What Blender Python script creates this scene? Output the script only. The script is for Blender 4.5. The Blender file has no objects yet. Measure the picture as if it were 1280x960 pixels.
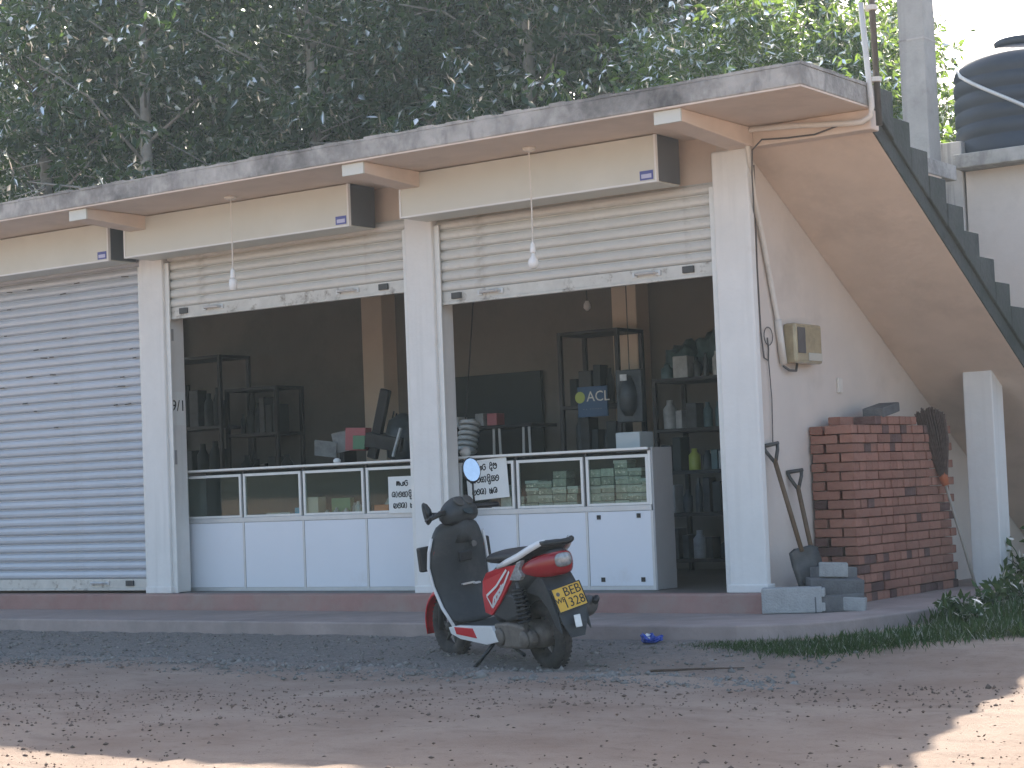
import bpy, bmesh, math, random
import numpy as np
from mathutils import Vector, Matrix, Euler
R = math.radians
random.seed(7); rng = np.random.default_rng(11)
S = bpy.context.scene
COL = S.collection
# ------------------------------------------------------------------ camera
CAM = Vector((11.89, -11.425, .764)); F = 2400.9
yw, pt, rl = R(35.22), R(3.088), R(2.272)
fw = Vector((-math.sin(yw)*math.cos(pt), math.cos(yw)*math.cos(pt), math.sin(pt)))
rt = Vector((math.cos(yw), math.sin(yw), 0)); up = rt.cross(fw)
r2 = rt*math.cos(rl)-up*math.sin(rl); u2 = up*math.cos(rl)+rt*math.sin(rl)
cd = bpy.data.cameras.new('camera'); cam = bpy.data.objects.new('camera', cd); COL.objects.link(cam)
m = Matrix((r2, u2, -fw)).transposed().to_4x4(); m.translation = CAM; cam.matrix_world = m
cd.sensor_width = 36; cd.lens = F/1280*36; cd.clip_start = .1; cd.clip_end = 3000
S.camera = cam
def atY(u, v, y):                      # point of the plane y = const seen at photo pixel (u, v)
    D = fw+r2*((u-640)/F)-u2*((v-480)/F); return CAM+D*((y-CAM.y)/D.y)
# ------------------------------------------------------------------ light
SUN = Vector((2.1, -4.73, -3.62)).normalized()
el = math.asin(-SUN.z); az = math.atan2(-SUN.x, -SUN.y)
W = bpy.data.worlds.new('World'); S.world = W; W.use_nodes = True
nt = W.node_tree; sky = nt.nodes.new('ShaderNodeTexSky'); sky.sky_type = 'NISHITA'; sky.sun_disc = False
sky.sun_elevation = el; sky.sun_rotation = az; sky.air_density = 1.0; sky.dust_density = 2.5; sky.ozone_density = 1.0
nt.links.new(sky.outputs[0], nt.nodes['Background'].inputs[0]); nt.nodes['Background'].inputs[1].default_value = .12
sd = bpy.data.lights.new('sun', 'SUN'); sd.energy = 5.0; sd.angle = R(.53); sd.color = (1, .93, .82)
sun = bpy.data.objects.new('sun', sd); COL.objects.link(sun); sun.rotation_euler = SUN.to_track_quat('-Z', 'Y').to_euler(); sun.location = (0, 0, 30)
S.view_settings.view_transform = 'Standard'; S.view_settings.look = 'None'; S.view_settings.gamma = 1
S.view_settings.exposure = 1.6
S.cycles.use_denoising = True
# ------------------------------------------------------------------ materials
def nodes(name):
    M = bpy.data.materials.new(name); M.use_nodes = True
    return M, M.node_tree, M.node_tree.nodes['Principled BSDF']
def N(t, k, **kw):
    n = t.nodes.new(k)
    for a, b in kw.items(): setattr(n, a, b)
    return n
def mat(name, c, rough=.7, var=.12, scale=4, metal=0, bump=0, bscale=60, c2=None, spec=.4, rnd=0, dirt=None, dscale=1.5, dlo=.55, dhi=.75, coat=0, streak=None, sv=.5):
    """base colour with two noises, optional dirt patches, optional vertical streaks, fine relief"""
    M, t, b = nodes(name); L = t.links.new
    b.inputs['Roughness'].default_value = rough; b.inputs['Metallic'].default_value = metal
    b.inputs['Specular IOR Level'].default_value = spec; b.inputs['Coat Weight'].default_value = coat
    tc = N(t, 'ShaderNodeTexCoord'); n1 = N(t, 'ShaderNodeTexNoise'); n1.inputs['Scale'].default_value = scale; n1.inputs['Detail'].default_value = 8
    n1.inputs['Roughness'].default_value = .65
    L(tc.outputs['Object'], n1.inputs['Vector'])
    r = N(t, 'ShaderNodeValToRGB'); r.color_ramp.elements[0].position = .32; r.color_ramp.elements[1].position = .68
    lo = tuple(max(0, x*(1-var)) for x in c) if c2 is None else c2
    hi = tuple(min(1, x*(1+var)) for x in c) if c2 is None else c
    r.color_ramp.elements[0].color = (*lo, 1); r.color_ramp.elements[1].color = (*hi, 1)
    L(n1.outputs[0], r.inputs[0]); out = r.outputs[0]
    if dirt:
        n2 = N(t, 'ShaderNodeTexNoise'); n2.inputs['Scale'].default_value = dscale; n2.inputs['Detail'].default_value = 10; n2.inputs['Roughness'].default_value = .7
        L(tc.outputs['Object'], n2.inputs['Vector'])
        r3 = N(t, 'ShaderNodeValToRGB'); r3.color_ramp.elements[0].position = dlo; r3.color_ramp.elements[1].position = dhi
        L(n2.outputs[0], r3.inputs[0]); mx = N(t, 'ShaderNodeMix', data_type='RGBA'); L(r3.outputs[0], mx.inputs[0]); L(out, mx.inputs[6]); mx.inputs[7].default_value = (*dirt, 1); out = mx.outputs[2]
    if streak:
        mp = N(t, 'ShaderNodeMapping'); mp.inputs['Scale'].default_value = (9, 9, sv); L(tc.outputs['Object'], mp.inputs[0])
        n3 = N(t, 'ShaderNodeTexNoise'); n3.inputs['Scale'].default_value = 1.6; n3.inputs['Detail'].default_value = 6; L(mp.outputs[0], n3.inputs['Vector'])
        r4 = N(t, 'ShaderNodeValToRGB'); r4.color_ramp.elements[0].position = .52; r4.color_ramp.elements[1].position = .72
        L(n3.outputs[0], r4.inputs[0]); mx = N(t, 'ShaderNodeMix', data_type='RGBA'); L(r4.outputs[0], mx.inputs[0]); L(out, mx.inputs[6]); mx.inputs[7].default_value = (*streak, 1); out = mx.outputs[2]
    if rnd:
        oi = N(t, 'ShaderNodeObjectInfo'); hs = N(t, 'ShaderNodeHueSaturation'); mr = N(t, 'ShaderNodeMapRange')
        mr.inputs[3].default_value = 1-rnd; mr.inputs[4].default_value = 1+rnd; L(oi.outputs['Random'], mr.inputs[0]); L(mr.outputs[0], hs.inputs['Value']); L(out, hs.inputs['Color']); out = hs.outputs[0]
    L(out, b.inputs['Base Color'])
    if bump:
        n4 = N(t, 'ShaderNodeTexNoise'); n4.inputs['Scale'].default_value = bscale; n4.inputs['Detail'].default_value = 6; L(tc.outputs['Object'], n4.inputs['Vector'])
        bp = N(t, 'ShaderNodeBump'); bp.inputs['Strength'].default_value = bump; bp.inputs['Distance'].default_value = .02; L(n4.outputs[0], bp.inputs['Height']); L(bp.outputs[0], b.inputs['Normal'])
    return M
M = {}
M['pillar'] = mat('white_painted_plaster', (.72, .71, .68), .8, .05, 3, bump=.12, bscale=25, dirt=(.42, .36, .28), dscale=1.3, dlo=.6, dhi=.85, streak=(.67, .66, .63))
M['tan'] = mat('tan_plaster', (.68, .565, .475), .85, .06, 2.5, bump=.15, bscale=20, dirt=(.54, .445, .375), dscale=1.6, dlo=.52, dhi=.8)
M['wall'] = mat('cream_side_wall_plaster', (.63, .56, .50), .85, .05, 2, bump=.12, bscale=22, dirt=(.48, .42, .37), dscale=1.1, dlo=.55, dhi=.85)
M['fascia'] = mat('weathered_concrete_fascia', (.42, .40, .37), .9, .2, 5, bump=.4, bscale=30, dirt=(.13, .125, .12), dscale=1.5, dlo=.46, dhi=.66, streak=(.26, .25, .235), sv=4)
M['moss'] = mat('dark_mossy_concrete', (.085, .09, .085), .95, .3, 6, bump=.5, bscale=30, dirt=(.035, .045, .035), dscale=3, dlo=.45, dhi=.7)
M['conc'] = mat('grey_concrete', (.40, .39, .37), .9, .12, 6, bump=.3, bscale=40, dirt=(.25, .24, .23), dscale=3, dlo=.5, dhi=.75, streak=(.3, .29, .28))
M['plast'] = mat('stained_parapet_plaster', (.46, .44, .42), .9, .1, 4, bump=.3, bscale=25, streak=(.13, .13, .13))
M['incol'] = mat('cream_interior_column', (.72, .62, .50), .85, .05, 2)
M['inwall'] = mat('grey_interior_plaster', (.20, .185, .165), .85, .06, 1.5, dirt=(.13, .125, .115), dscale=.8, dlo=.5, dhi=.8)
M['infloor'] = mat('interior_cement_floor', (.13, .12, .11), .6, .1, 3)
M['shut1'] = mat('galvanised_shutter_steel', (.50, .53, .57), .5, .05, 3, metal=.25, dirt=(.36, .37, .38), dscale=5, dlo=.55, dhi=.8, rnd=.04)
M['shut2'] = mat('dusty_shutter_steel', (.60, .59, .55), .55, .06, 4, metal=.15, dirt=(.36, .33, .29), dscale=4, dlo=.55, dhi=.8, rnd=.05)
M['shutbar'] = mat('shutter_bottom_rail_steel', (.55, .54, .50), .5, .1, 8, metal=.2, dirt=(.2, .17, .14), dscale=9, dlo=.55, dhi=.7)
M['dark'] = mat('dark_steel', (.06, .06, .06), .5, .2, 10)
M['black'] = mat('black_plastic', (.018, .019, .02), .45, .2, 8)
M['signp'] = mat('off_white_sign_panel', (.60, .60, .54), .45, .03, 1.2, dirt=(.54, .53, .46), dscale=.8, dlo=.5, dhi=.8)
M['signf'] = mat('white_sign_frame', (.75, .75, .74), .4, .03, 4)
M['signs'] = mat('dark_grey_sign_side', (.10, .105, .115), .5, .08, 3)
M['blue'] = mat('blue_sticker', (.10, .12, .36), .5, .05, 8)
M['paleblue'] = mat('pale_sticker_print', (.5, .52, .7), .5, .05, 8)
M['panel'] = mat('white_laminate', (.70, .73, .77), .35, .02, 2, dirt=(.6, .6, .6), dscale=2.5, dlo=.6, dhi=.85)
M['alu'] = mat('aluminium_extrusion', (.55, .56, .56), .4, .06, 12, metal=.3)
M['alul'] = mat('pale_aluminium_frame', (.70, .70, .67), .45, .05, 12, metal=.1)
M['ctop'] = mat('counter_top_edge', (.36, .35, .33), .4, .1, 6)
M['cend'] = mat('grey_counter_end_panel', (.36, .36, .36), .6, .06, 4)
M['red'] = mat('red_oxide_cement', (.33, .195, .17), .8, .12, 3, bump=.15, bscale=30, dirt=(.33, .255, .22), dscale=2, dlo=.45, dhi=.7)
M['apron'] = mat('worn_pink_cement', (.37, .295, .265), .85, .14, 2.5, bump=.2, bscale=40, dirt=(.25, .21, .19), dscale=1.2, dlo=.45, dhi=.7)
M['bulb'] = mat('white_lamp_glass', (.8, .8, .78), .25, .02, 5)
M['pvc'] = mat('aged_white_pvc', (.66, .62, .56), .5, .06, 6, dirt=(.45, .4, .33), dscale=5)
M['cable'] = mat('grey_cable', (.11, .10, .095), .6, .1, 10)
M['brick'] = mat('fired_clay_brick', (.30, .145, .105), .9, .18, 12, bump=.35, bscale=60, rnd=.13, dirt=(.21, .12, .095), dscale=6)
M['brickd'] = mat('dark_overburnt_brick', (.13, .075, .065), .9, .25, 12, bump=.35, bscale=60, rnd=.2)
M['block'] = mat('cement_block', (.36, .36, .35), .95, .12, 14, bump=.5, bscale=80, rnd=.08)
M['blockd'] = mat('dark_cement_block', (.15, .15, .15), .95, .18, 14, bump=.5, bscale=80, rnd=.12)
M['wood'] = mat('worn_shovel_wood', (.13, .085, .05), .6, .25, 9, bump=.1, bscale=80)
M['steel'] = mat('used_shovel_steel', (.085, .083, .08), .55, .3, 9, metal=.4)
M['straw'] = mat('broom_bristles', (.13, .09, .075), .9, .3, 30)
M['orange'] = mat('orange_binding', (.42, .13, .06), .6, .1, 8)
M['stick'] = mat('pale_broom_stick', (.36, .32, .27), .7, .1, 9)
M['tank'] = mat('black_polythene', (.035, .045, .065), .55, .1, 3, spec=.4)
M['strap'] = mat('white_strap', (.6, .62, .62), .6, .08, 6)
M['paper'] = mat('white_paper', (.74, .75, .72), .7, .03, 6)
M['ink'] = mat('black_ink', (.02, .02, .02), .6, .05, 9)
M['paint_red'] = mat('red_scooter_paint', (.56, .012, .022), .35, .05, 4, coat=.4, dirt=(.33, .03, .03), dscale=6)
M['paint_white'] = mat('white_scooter_paint', (.72, .71, .69), .35, .04, 5, coat=.3)
M['grey'] = mat('dark_grey_scooter_plastic', (.036, .04, .042), .55, .18, 7, dirt=(.09, .085, .08), dscale=6, dlo=.5, dhi=.85)
M['seat'] = mat('black_vinyl', (.02, .022, .026), .5, .12, 12, bump=.1, bscale=150)
M['tyre'] = mat('dusty_tyre_rubber', (.04, .038, .036), .85, .25, 12, dirt=(.12, .10, .085), dscale=8, dlo=.45, dhi=.8)
M['rim'] = mat('dirty_alloy_rim', (.10, .095, .085), .55, .2, 12, metal=.5)
M['engine'] = mat('dirty_cast_aluminium', (.16, .14, .12), .65, .25, 14, metal=.3, bump=.2, bscale=60, dirt=(.10, .075, .055), dscale=9)
M['chrome'] = mat('chromed_mirror', (.75, .78, .78), .08, .05, 20, metal=1)
M['silver'] = mat('silver_plastic', (.6, .6, .6), .3, .08, 20, metal=.5)
M['lens'] = mat('red_tail_lens', (.30, .008, .014), .15, .05, 10, coat=.5)
M['clear'] = mat('clear_indicator_lens', (.34, .35, .35), .15, .35, 40, metal=.3)
M['yellow'] = mat('yellow_number_plate', (.72, .42, .05), .5, .06, 8, dirt=(.55, .33, .06), dscale=8)
M['steelg'] = mat('dirty_muffler_steel', (.12, .115, .11), .5, .2, 10, metal=.5)
M['bark'] = mat('grey_bark', (.30, .28, .25), .95, .25, 5, bump=.6, bscale=14, dirt=(.15, .145, .13), dscale=3)
M['stone'] = mat('grey_gravel_stone', (.29, .265, .235), .95, .35, 9, c2=(.14, .13, .115))
M['grit'] = mat('reddish_grit', (.27, .19, .145), .95, .4, 9, c2=(.10, .07, .055))
M['litter'] = mat('dry_leaf_litter', (.10, .065, .045), .9, .4, 9)
M['rack'] = mat('black_rack_steel', (.02, .021, .023), .5, .1, 6)
M['goodsd'] = mat('dark_goods_wrapping', (.035, .045, .05), .45, .4, 9, rnd=.5)
M['teal'] = mat('teal_plastic_sheet', (.08, .14, .15), .4, .3, 4)
M['board'] = mat('dark_green_board', (.028, .04, .042), .6, .1, 3)
M['acl'] = mat('blue_display_board', (.035, .10, .20), .5, .1, 3)
M['green'] = mat('yellow_green_logo', (.42, .52, .12), .5, .05, 3)
M['pbox'] = mat('pale_storage_box', (.42, .47, .47), .5, .05, 3)
M['tub'] = mat('greenish_clear_tub', (.26, .29, .25), .25, .25, 22, rnd=.3)
M['tublid'] = mat('pale_tub_lid', (.36, .39, .36), .35, .1, 12, rnd=.15)
M['bits'] = mat('shiny_fastener_packets', (.62, .62, .58), .25, .4, 60, metal=.4)
M['beige'] = mat('beige_carton', (.50, .47, .40), .8, .05, 5)
M['salmon'] = mat('orange_carton', (.55, .20, .10), .7, .06, 5)
M['cyan'] = mat('bright_blue_pack', (.06, .32, .50), .5, .06, 5)
M['greenp'] = mat('green_pack', (.12, .26, .15), .5, .1, 5)
M['pinkp'] = mat('pink_pack', (.42, .13, .14), .5, .1, 5)
M['bag'] = mat('blue_crisp_wrapper', (.03, .08, .40), .25, .3, 18)
M['helmet'] = mat('glossy_black_shell', (.02, .02, .022), .15, .1, 5)
M['lime'] = mat('yellow_green_bottle', (.36, .40, .07), .35, .1, 8)
M['pale'] = mat('pale_grey_packaging', (.38, .40, .40), .4, .25, 12, rnd=.3)
M['tin'] = mat('corrugated_fibre_sheet', (.34, .32, .29), .85, .1, 8)
def glass_mat(name, tint, k=.9):
    Mm = bpy.data.materials.new(name); Mm.use_nodes = True; t = Mm.node_tree; t.nodes.clear()
    o = N(t, 'ShaderNodeOutputMaterial'); tr = N(t, 'ShaderNodeBsdfTransparent'); tr.inputs[0].default_value = (*tint, 1)
    g = N(t, 'ShaderNodeBsdfGlossy'); g.inputs['Roughness'].default_value = .03; fr = N(t, 'ShaderNodeFresnel'); fr.inputs[0].default_value = 1.28
    mx = N(t, 'ShaderNodeMixShader'); t.links.new(fr.outputs[0], mx.inputs[0]); t.links.new(tr.outputs[0], mx.inputs[1]); t.links.new(g.outputs[0], mx.inputs[2]); t.links.new(mx.outputs[0], o.inputs[0])
    return Mm
M['glass'] = glass_mat('counter_glass', (.86, .92, .89))
M['meter'] = mat('yellowed_clear_meter_case', (.36, .30, .19), .2, .2, 9, coat=.3)
def leaf_mat(name, c, trans, rough=.35, tw=.5, ior=1.4):
    Mm = bpy.data.materials.new(name); Mm.use_nodes = True; t = Mm.node_tree; t.nodes.clear(); L = t.links.new
    o = N(t, 'ShaderNodeOutputMaterial'); geo = N(t, 'ShaderNodeNewGeometry'); hs = N(t, 'ShaderNodeHueSaturation'); mr = N(t, 'ShaderNodeMapRange')
    mr.inputs[3].default_value = .55; mr.inputs[4].default_value = 1.5; L(geo.outputs['Random Per Island'], mr.inputs[0]); L(mr.outputs[0], hs.inputs['Value']); hs.inputs['Color'].default_value = (*c, 1)
    d = N(t, 'ShaderNodeBsdfDiffuse'); L(hs.outputs[0], d.inputs[0]); tl = N(t, 'ShaderNodeBsdfTranslucent'); tl.inputs[0].default_value = (*trans, 1)
    m1 = N(t, 'ShaderNodeMixShader'); m1.inputs[0].default_value = tw; L(d.outputs[0], m1.inputs[1]); L(tl.outputs[0], m1.inputs[2])
    g = N(t, 'ShaderNodeBsdfGlossy'); g.inputs['Roughness'].default_value = rough; g.inputs[0].default_value = (1, .97, .90, 1)
    fr = N(t, 'ShaderNodeFresnel'); fr.inputs[0].default_value = ior; m2 = N(t, 'ShaderNodeMixShader'); L(fr.outputs[0], m2.inputs[0]); L(m1.outputs[0], m2.inputs[1]); L(g.outputs[0], m2.inputs[2]); L(m2.outputs[0], o.inputs[0])
    return Mm
M['leaf'] = leaf_mat('rubber_tree_leaf', (.019, .045, .029), (.12, .21, .03), .35, .5, 1.3)
M['leafy'] = leaf_mat('pale_compound_leaf', (.06, .11, .035), (.22, .33, .05))
M['under'] = leaf_mat('undergrowth_leaf', (.018, .034, .022), (.05, .09, .02))
M['grass'] = leaf_mat('short_grass_blade', (.045, .085, .035), (.09, .15, .03), .6, .35, 1.12)
M['weed'] = leaf_mat('broad_weed_leaf', (.05, .09, .04), (.12, .2, .04), .6, .4, 1.15)
# ground: red laterite with grey gravel towards the shop
def ground_mat():
    Mm, t, b = nodes('laterite_and_gravel'); L = t.links.new; b.inputs['Roughness'].default_value = .95; b.inputs['Specular IOR Level'].default_value = .15
    tc = N(t, 'ShaderNodeTexCoord'); P = tc.outputs['Object']
    def noise(s, d=8, r=.6):
        n = N(t, 'ShaderNodeTexNoise'); n.inputs['Scale'].default_value = s; n.inputs['Detail'].default_value = d; n.inputs['Roughness'].default_value = r; L(P, n.inputs['Vector']); return n.outputs[0]
    def ramp(x, a, bq, ca, cb):
        r = N(t, 'ShaderNodeValToRGB'); r.color_ramp.elements[0].position = a; r.color_ramp.elements[1].position = bq; r.color_ramp.elements[0].color = (*ca, 1); r.color_ramp.elements[1].color = (*cb, 1); L(x, r.inputs[0]); return r.outputs[0]
    def mix(f, a, c):
        mx = N(t, 'ShaderNodeMix', data_type='RGBA'); L(f, mx.inputs[0]); L(a, mx.inputs[6]); L(c, mx.inputs[7]); return mx.outputs[2]
    red = ramp(noise(1.1), .35, .68, (.37, .265, .205), (.49, .38, .305))
    red = mix(ramp(noise(16, 6, .7), .55, .75, (0, 0, 0), (.55, .55, .55)), red, ramp(noise(5), .3, .7, (.18, .125, .095), (.29, .22, .18)))
    mp = N(t, 'ShaderNodeMapping'); mp.inputs['Scale'].default_value = (.8, 2.4, 1); mp.inputs['Rotation'].default_value = (0, 0, R(7)); L(P, mp.inputs[0])
    ns = N(t, 'ShaderNodeTexNoise'); ns.inputs['Scale'].default_value = 2.2; ns.inputs['Detail'].default_value = 9; ns.inputs['Roughness'].default_value = .7; L(mp.outputs[0], ns.inputs['Vector'])
    red = mix(ramp(ns.outputs[0], .52, .72, (0, 0, 0), (.45, .45, .45)), red, ramp(noise(9), .3, .7, (.17, .115, .09), (.25, .19, .155)))
    red = mix(ramp(noise(70, 4, .8), .60, .72, (0, 0, 0), (.6, .6, .6)), red, ramp(noise(40), .3, .7, (.10, .07, .055), (.20, .15, .12)))
    gry = ramp(noise(30, 6, .8), .35, .7, (.20, .185, .17), (.38, .35, .32))
    sx = N(t, 'ShaderNodeSeparateXYZ'); L(P, sx.inputs[0])
    mr = N(t, 'ShaderNodeMapRange'); mr.inputs[1].default_value = -3.1; mr.inputs[2].default_value = -2.0; L(sx.outputs[1], mr.inputs[0])
    mrx = N(t, 'ShaderNodeMapRange'); mrx.inputs[1].default_value = 7.3; mrx.inputs[2].default_value = 5.2; L(sx.outputs[0], mrx.inputs[0])
    ad = N(t, 'ShaderNodeMath', operation='MULTIPLY'); L(mr.outputs[0], ad.inputs[0]); L(mrx.outputs[0], ad.inputs[1])
    nz = N(t, 'ShaderNodeMapRange'); nz.inputs[3].default_value = -.45; nz.inputs[4].default_value = .45; L(noise(1.7, 6, .7), nz.inputs[0])
    a2 = N(t, 'ShaderNodeMath', operation='ADD', use_clamp=True); L(ad.outputs[0], a2.inputs[0]); L(nz.outputs[0], a2.inputs[1])
    L(mix(ramp(a2.outputs[0], .25, .8, (0, 0, 0), (.9, .9, .9)), red, gry), b.inputs['Base Color'])
    bp = N(t, 'ShaderNodeBump'); bp.inputs['Strength'].default_value = .9; bp.inputs['Distance'].default_value = .03; L(noise(28, 10, .85), bp.inputs['Height']); L(bp.outputs[0], b.inputs['Normal'])
    return Mm
M['ground'] = ground_mat()
# ------------------------------------------------------------------ builders
ORG = {}
class MB:
    def __init__(s): s.v = []; s.f = []
    def add(s, vs, fs):
        n = len(s.v); s.v += [tuple(p) for p in vs]; s.f += [tuple(i+n for i in q) for q in fs]; return s
    def box(s, x0, x1, y0, y1, z0, z1):
        return s.add([(x0,y0,z0),(x1,y0,z0),(x1,y1,z0),(x0,y1,z0),(x0,y0,z1),(x1,y0,z1),(x1,y1,z1),(x0,y1,z1)], [(0,3,2,1),(4,5,6,7),(0,1,5,4),(1,2,6,5),(2,3,7,6),(3,0,4,7)])
    def obox(s, c, sz, rot=(0,0,0)):
        E_ = Euler(rot).to_matrix(); c = Vector(c); h = [q/2 for q in sz]
        return s.add([c+E_@Vector((a*h[0],b*h[1],d*h[2])) for d in(-1,1) for a,b in((-1,-1),(1,-1),(1,1),(-1,1))], [(0,3,2,1),(4,5,6,7),(0,1,5,4),(1,2,6,5),(2,3,7,6),(3,0,4,7)])
    def prism(s, pts, a, b, ax='z'):          # polygon extruded along an axis
        n = len(pts)
        def P(p, h): return {'z': (p[0],p[1],h), 'y': (p[0],h,p[1]), 'x': (h,p[0],p[1])}[ax]
        return s.add([P(p,a) for p in pts]+[P(p,b) for p in pts], [tuple(range(n))[::-1], tuple(range(n,2*n))]+[(i,(i+1)%n,n+(i+1)%n,n+i) for i in range(n)])
    def tube(s, pts, r, n=8, cap=True):
        pts = [Vector(p) for p in pts]; k = len(pts); rr = r if isinstance(r, (list, tuple)) else [r]*k; vs = []; pu = None
        for i, p in enumerate(pts):
            d = (pts[min(i+1,k-1)]-pts[max(i-1,0)]).normalized()
            if pu is None: pu = d.orthogonal().normalized()
            u = (pu-d*pu.dot(d)).normalized(); w = d.cross(u); pu = u
            vs += [p+(u*math.cos(2*math.pi*j/n)+w*math.sin(2*math.pi*j/n))*rr[i] for j in range(n)]
        fs = [(i*n+j, i*n+(j+1)%n, (i+1)*n+(j+1)%n, (i+1)*n+j) for i in range(k-1) for j in range(n)]
        if cap: fs += [tuple(range(n))[::-1], tuple(range((k-1)*n, k*n))]
        return s.add(vs, fs)
    def lathe(s, prof, c, axis=(0,0,1), n=16, cap=True):  # prof: (radius, height)
        a = Vector(axis).normalized(); u = a.orthogonal().normalized(); w = a.cross(u); c = Vector(c); vs = []
        for r, h in prof: vs += [c+a*h+(u*math.cos(2*math.pi*j/n)+w*math.sin(2*math.pi*j/n))*max(r,1e-4) for j in range(n)]
        k = len(prof); fs = [(i*n+j, i*n+(j+1)%n, (i+1)*n+(j+1)%n, (i+1)*n+j) for i in range(k-1) for j in range(n)]
        if cap: fs += [tuple(range(n))[::-1], tuple(range((k-1)*n, k*n))]
        return s.add(vs, fs)
    def ring(s, c, axis, R0, r, n=28, k=10, sq=1.0):      # torus
        a = Vector(axis).normalized(); u = a.orthogonal().normalized(); w = a.cross(u); c = Vector(c); vs = []
        for i in range(n):
            e = u*math.cos(2*math.pi*i/n)+w*math.sin(2*math.pi*i/n)
            for j in range(k):
                t = 2*math.pi*j/k; vs.append(c+e*(R0+r*math.cos(t))+a*(r*sq*math.sin(t)))
        return s.add(vs, [(i*k+j, ((i+1)%n)*k+j, ((i+1)%n)*k+(j+1)%k, i*k+(j+1)%k) for i in range(n) for j in range(k)])
    def loft(s, secs, cap=True):
        n = len(secs[0]); vs = [p for q in secs for p in q]; k = len(secs)
        fs = [(i*n+j, i*n+(j+1)%n, (i+1)*n+(j+1)%n, (i+1)*n+j) for i in range(k-1) for j in range(n)]
        if cap: fs += [tuple(range(n))[::-1], tuple(range((k-1)*n, k*n))]
        return s.add(vs, fs)
    def mesh(s, name, org=(0,0,0)):
        me = bpy.data.meshes.new(name); o = Vector(org); me.from_pydata([Vector(p)-o for p in s.v], [], s.f); me.update()
        bm = bmesh.new(); bm.from_mesh(me); bmesh.ops.recalc_face_normals(bm, faces=bm.faces); bm.to_mesh(me); bm.free(); return me
    def build(s, name, mt, parent=None, smooth=False, bev=0, sub=0, org=None):
        o0 = ORG.get(parent.name, (0,0,0)) if parent else (org or (0,0,0))
        me = s.mesh(name, o0); me.materials.append(M[mt] if isinstance(mt, str) else mt)
        ob = bpy.data.objects.new(name, me); COL.objects.link(ob)
        if parent: ob.parent = parent; ORG[ob.name] = o0
        else: ob.location = o0; ORG[ob.name] = o0
        if smooth:
            for p in me.polygons: p.use_smooth = True
        if bev:
            b = ob.modifiers.new('bevel', 'BEVEL'); b.width = bev; b.segments = 2; b.limit_method = 'ANGLE'; b.angle_limit = R(40)
        if sub:
            b = ob.modifiers.new('smooth', 'SUBSURF'); b.levels = sub; b.render_levels = sub
        return ob
def tag(o, label=None, cat=None, group=None, kind=None):
    for k, v in (('label', label), ('category', cat), ('group', group), ('kind', kind)):
        if v: o[k] = v
    return o
def thing(name, label, cat, loc=(0,0,0), group=None):
    o = bpy.data.objects.new(name, None); COL.objects.link(o); o.location = loc; o.empty_display_size = .2; ORG[o.name] = tuple(loc)
    return tag(o, label, cat, group)
def piece(name, me, parent, loc, rot=(0,0,0), scale=(1,1,1)):      # a shared-mesh piece, loc in world metres
    o = bpy.data.objects.new(name, me); COL.objects.link(o); o.parent = parent; o.location = Vector(loc)-Vector(ORG.get(parent.name, (0,0,0))); o.rotation_euler = rot; o.scale = scale; return o
def copy_tree(o, parent=None):
    c = o.copy(); COL.objects.link(c); c.parent = parent
    for ch in list(o.children): copy_tree(ch, c)
    return c
def text(name, s, size, mt, parent, mw, ext=.001):     # mw: matrix taking text plane to the parent's space
    cu = bpy.data.curves.new(name, 'FONT'); cu.body = s; cu.size = size; cu.align_x = 'CENTER'; cu.align_y = 'CENTER'; cu.extrude = ext; cu.resolution_u = 3
    t = bpy.data.objects.new(name, cu); COL.objects.link(t); dg = bpy.context.evaluated_depsgraph_get(); me = bpy.data.meshes.new_from_object(t.evaluated_get(dg))
    bpy.data.objects.remove(t); bpy.data.curves.remove(cu); me.transform(mw); me.materials.clear(); me.materials.append(M[mt])
    o = bpy.data.objects.new(name, me); COL.objects.link(o); o.parent = parent; ORG[o.name] = ORG.get(parent.name, (0,0,0)); return o
# ------------------------------------------------------------------ ground
def gz(x, y):
    z = -.22-.08*np.clip((-1.05-y)/1.1, 0, 1)
    z = z+np.clip((y-6)*.11, 0, 6)
    z = z+.012*np.sin(x*1.7+y*.9)*np.clip((-1.3-y), 0, 1)+.008*np.sin(x*.8-y*2.3)*np.clip((-1.3-y), 0, 1)
    return z
def ground():
    def axis(lo, hi, step, far):
        a = list(np.arange(lo, hi, step)); g = step; x = hi; R_ = []
        while x < far: R_.append(x); g *= 1.35; x += g
        R_.append(far); g = step; x = lo-step; L_ = []
        while x > -far: L_.append(x); g *= 1.35; x -= g
        L_.append(-far); return np.array(L_[::-1]+a+R_)
    X = axis(-4, 11, .06, 900); Y = axis(-9, 1, .06, 900); gx, gy = np.meshgrid(X, Y)
    z = gz(gx, gy); near = (gx > -4)&(gx < 11)&(gy > -9)&(gy < -1)
    nz = rng.normal(0, 1, z.shape); nz = (nz+np.roll(nz,1,0)+np.roll(nz,1,1)+np.roll(nz,-1,0)+np.roll(nz,-1,1))/5
    z = z+near*nz*.008
    rid = -2.32-.16*(gx-4)/2*(gx > 4)+.05*np.sin(gx*2.1); z = z+near*.018*np.exp(-((gy-rid)/.09)**2)*(gx < 7.4)*(.4+.6*np.abs(np.sin(gx*3.1)))
    nx, ny = len(X), len(Y); v = np.stack([gx, gy, z], -1).reshape(-1, 3)
    i = np.arange(ny-1)[:, None]*nx+np.arange(nx-1)[None]; f = np.stack([i, i+1, i+nx+1, i+nx], -1).reshape(-1, 4)
    me = bpy.data.meshes.new('ground'); me.from_pydata(v.tolist(), [], f.tolist()); me.materials.append(M['ground'])
    for p in me.polygons: p.use_smooth = True
    o = bpy.data.objects.new('ground', me); COL.objects.link(o); tag(o, kind='structure')
ground()
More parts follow.
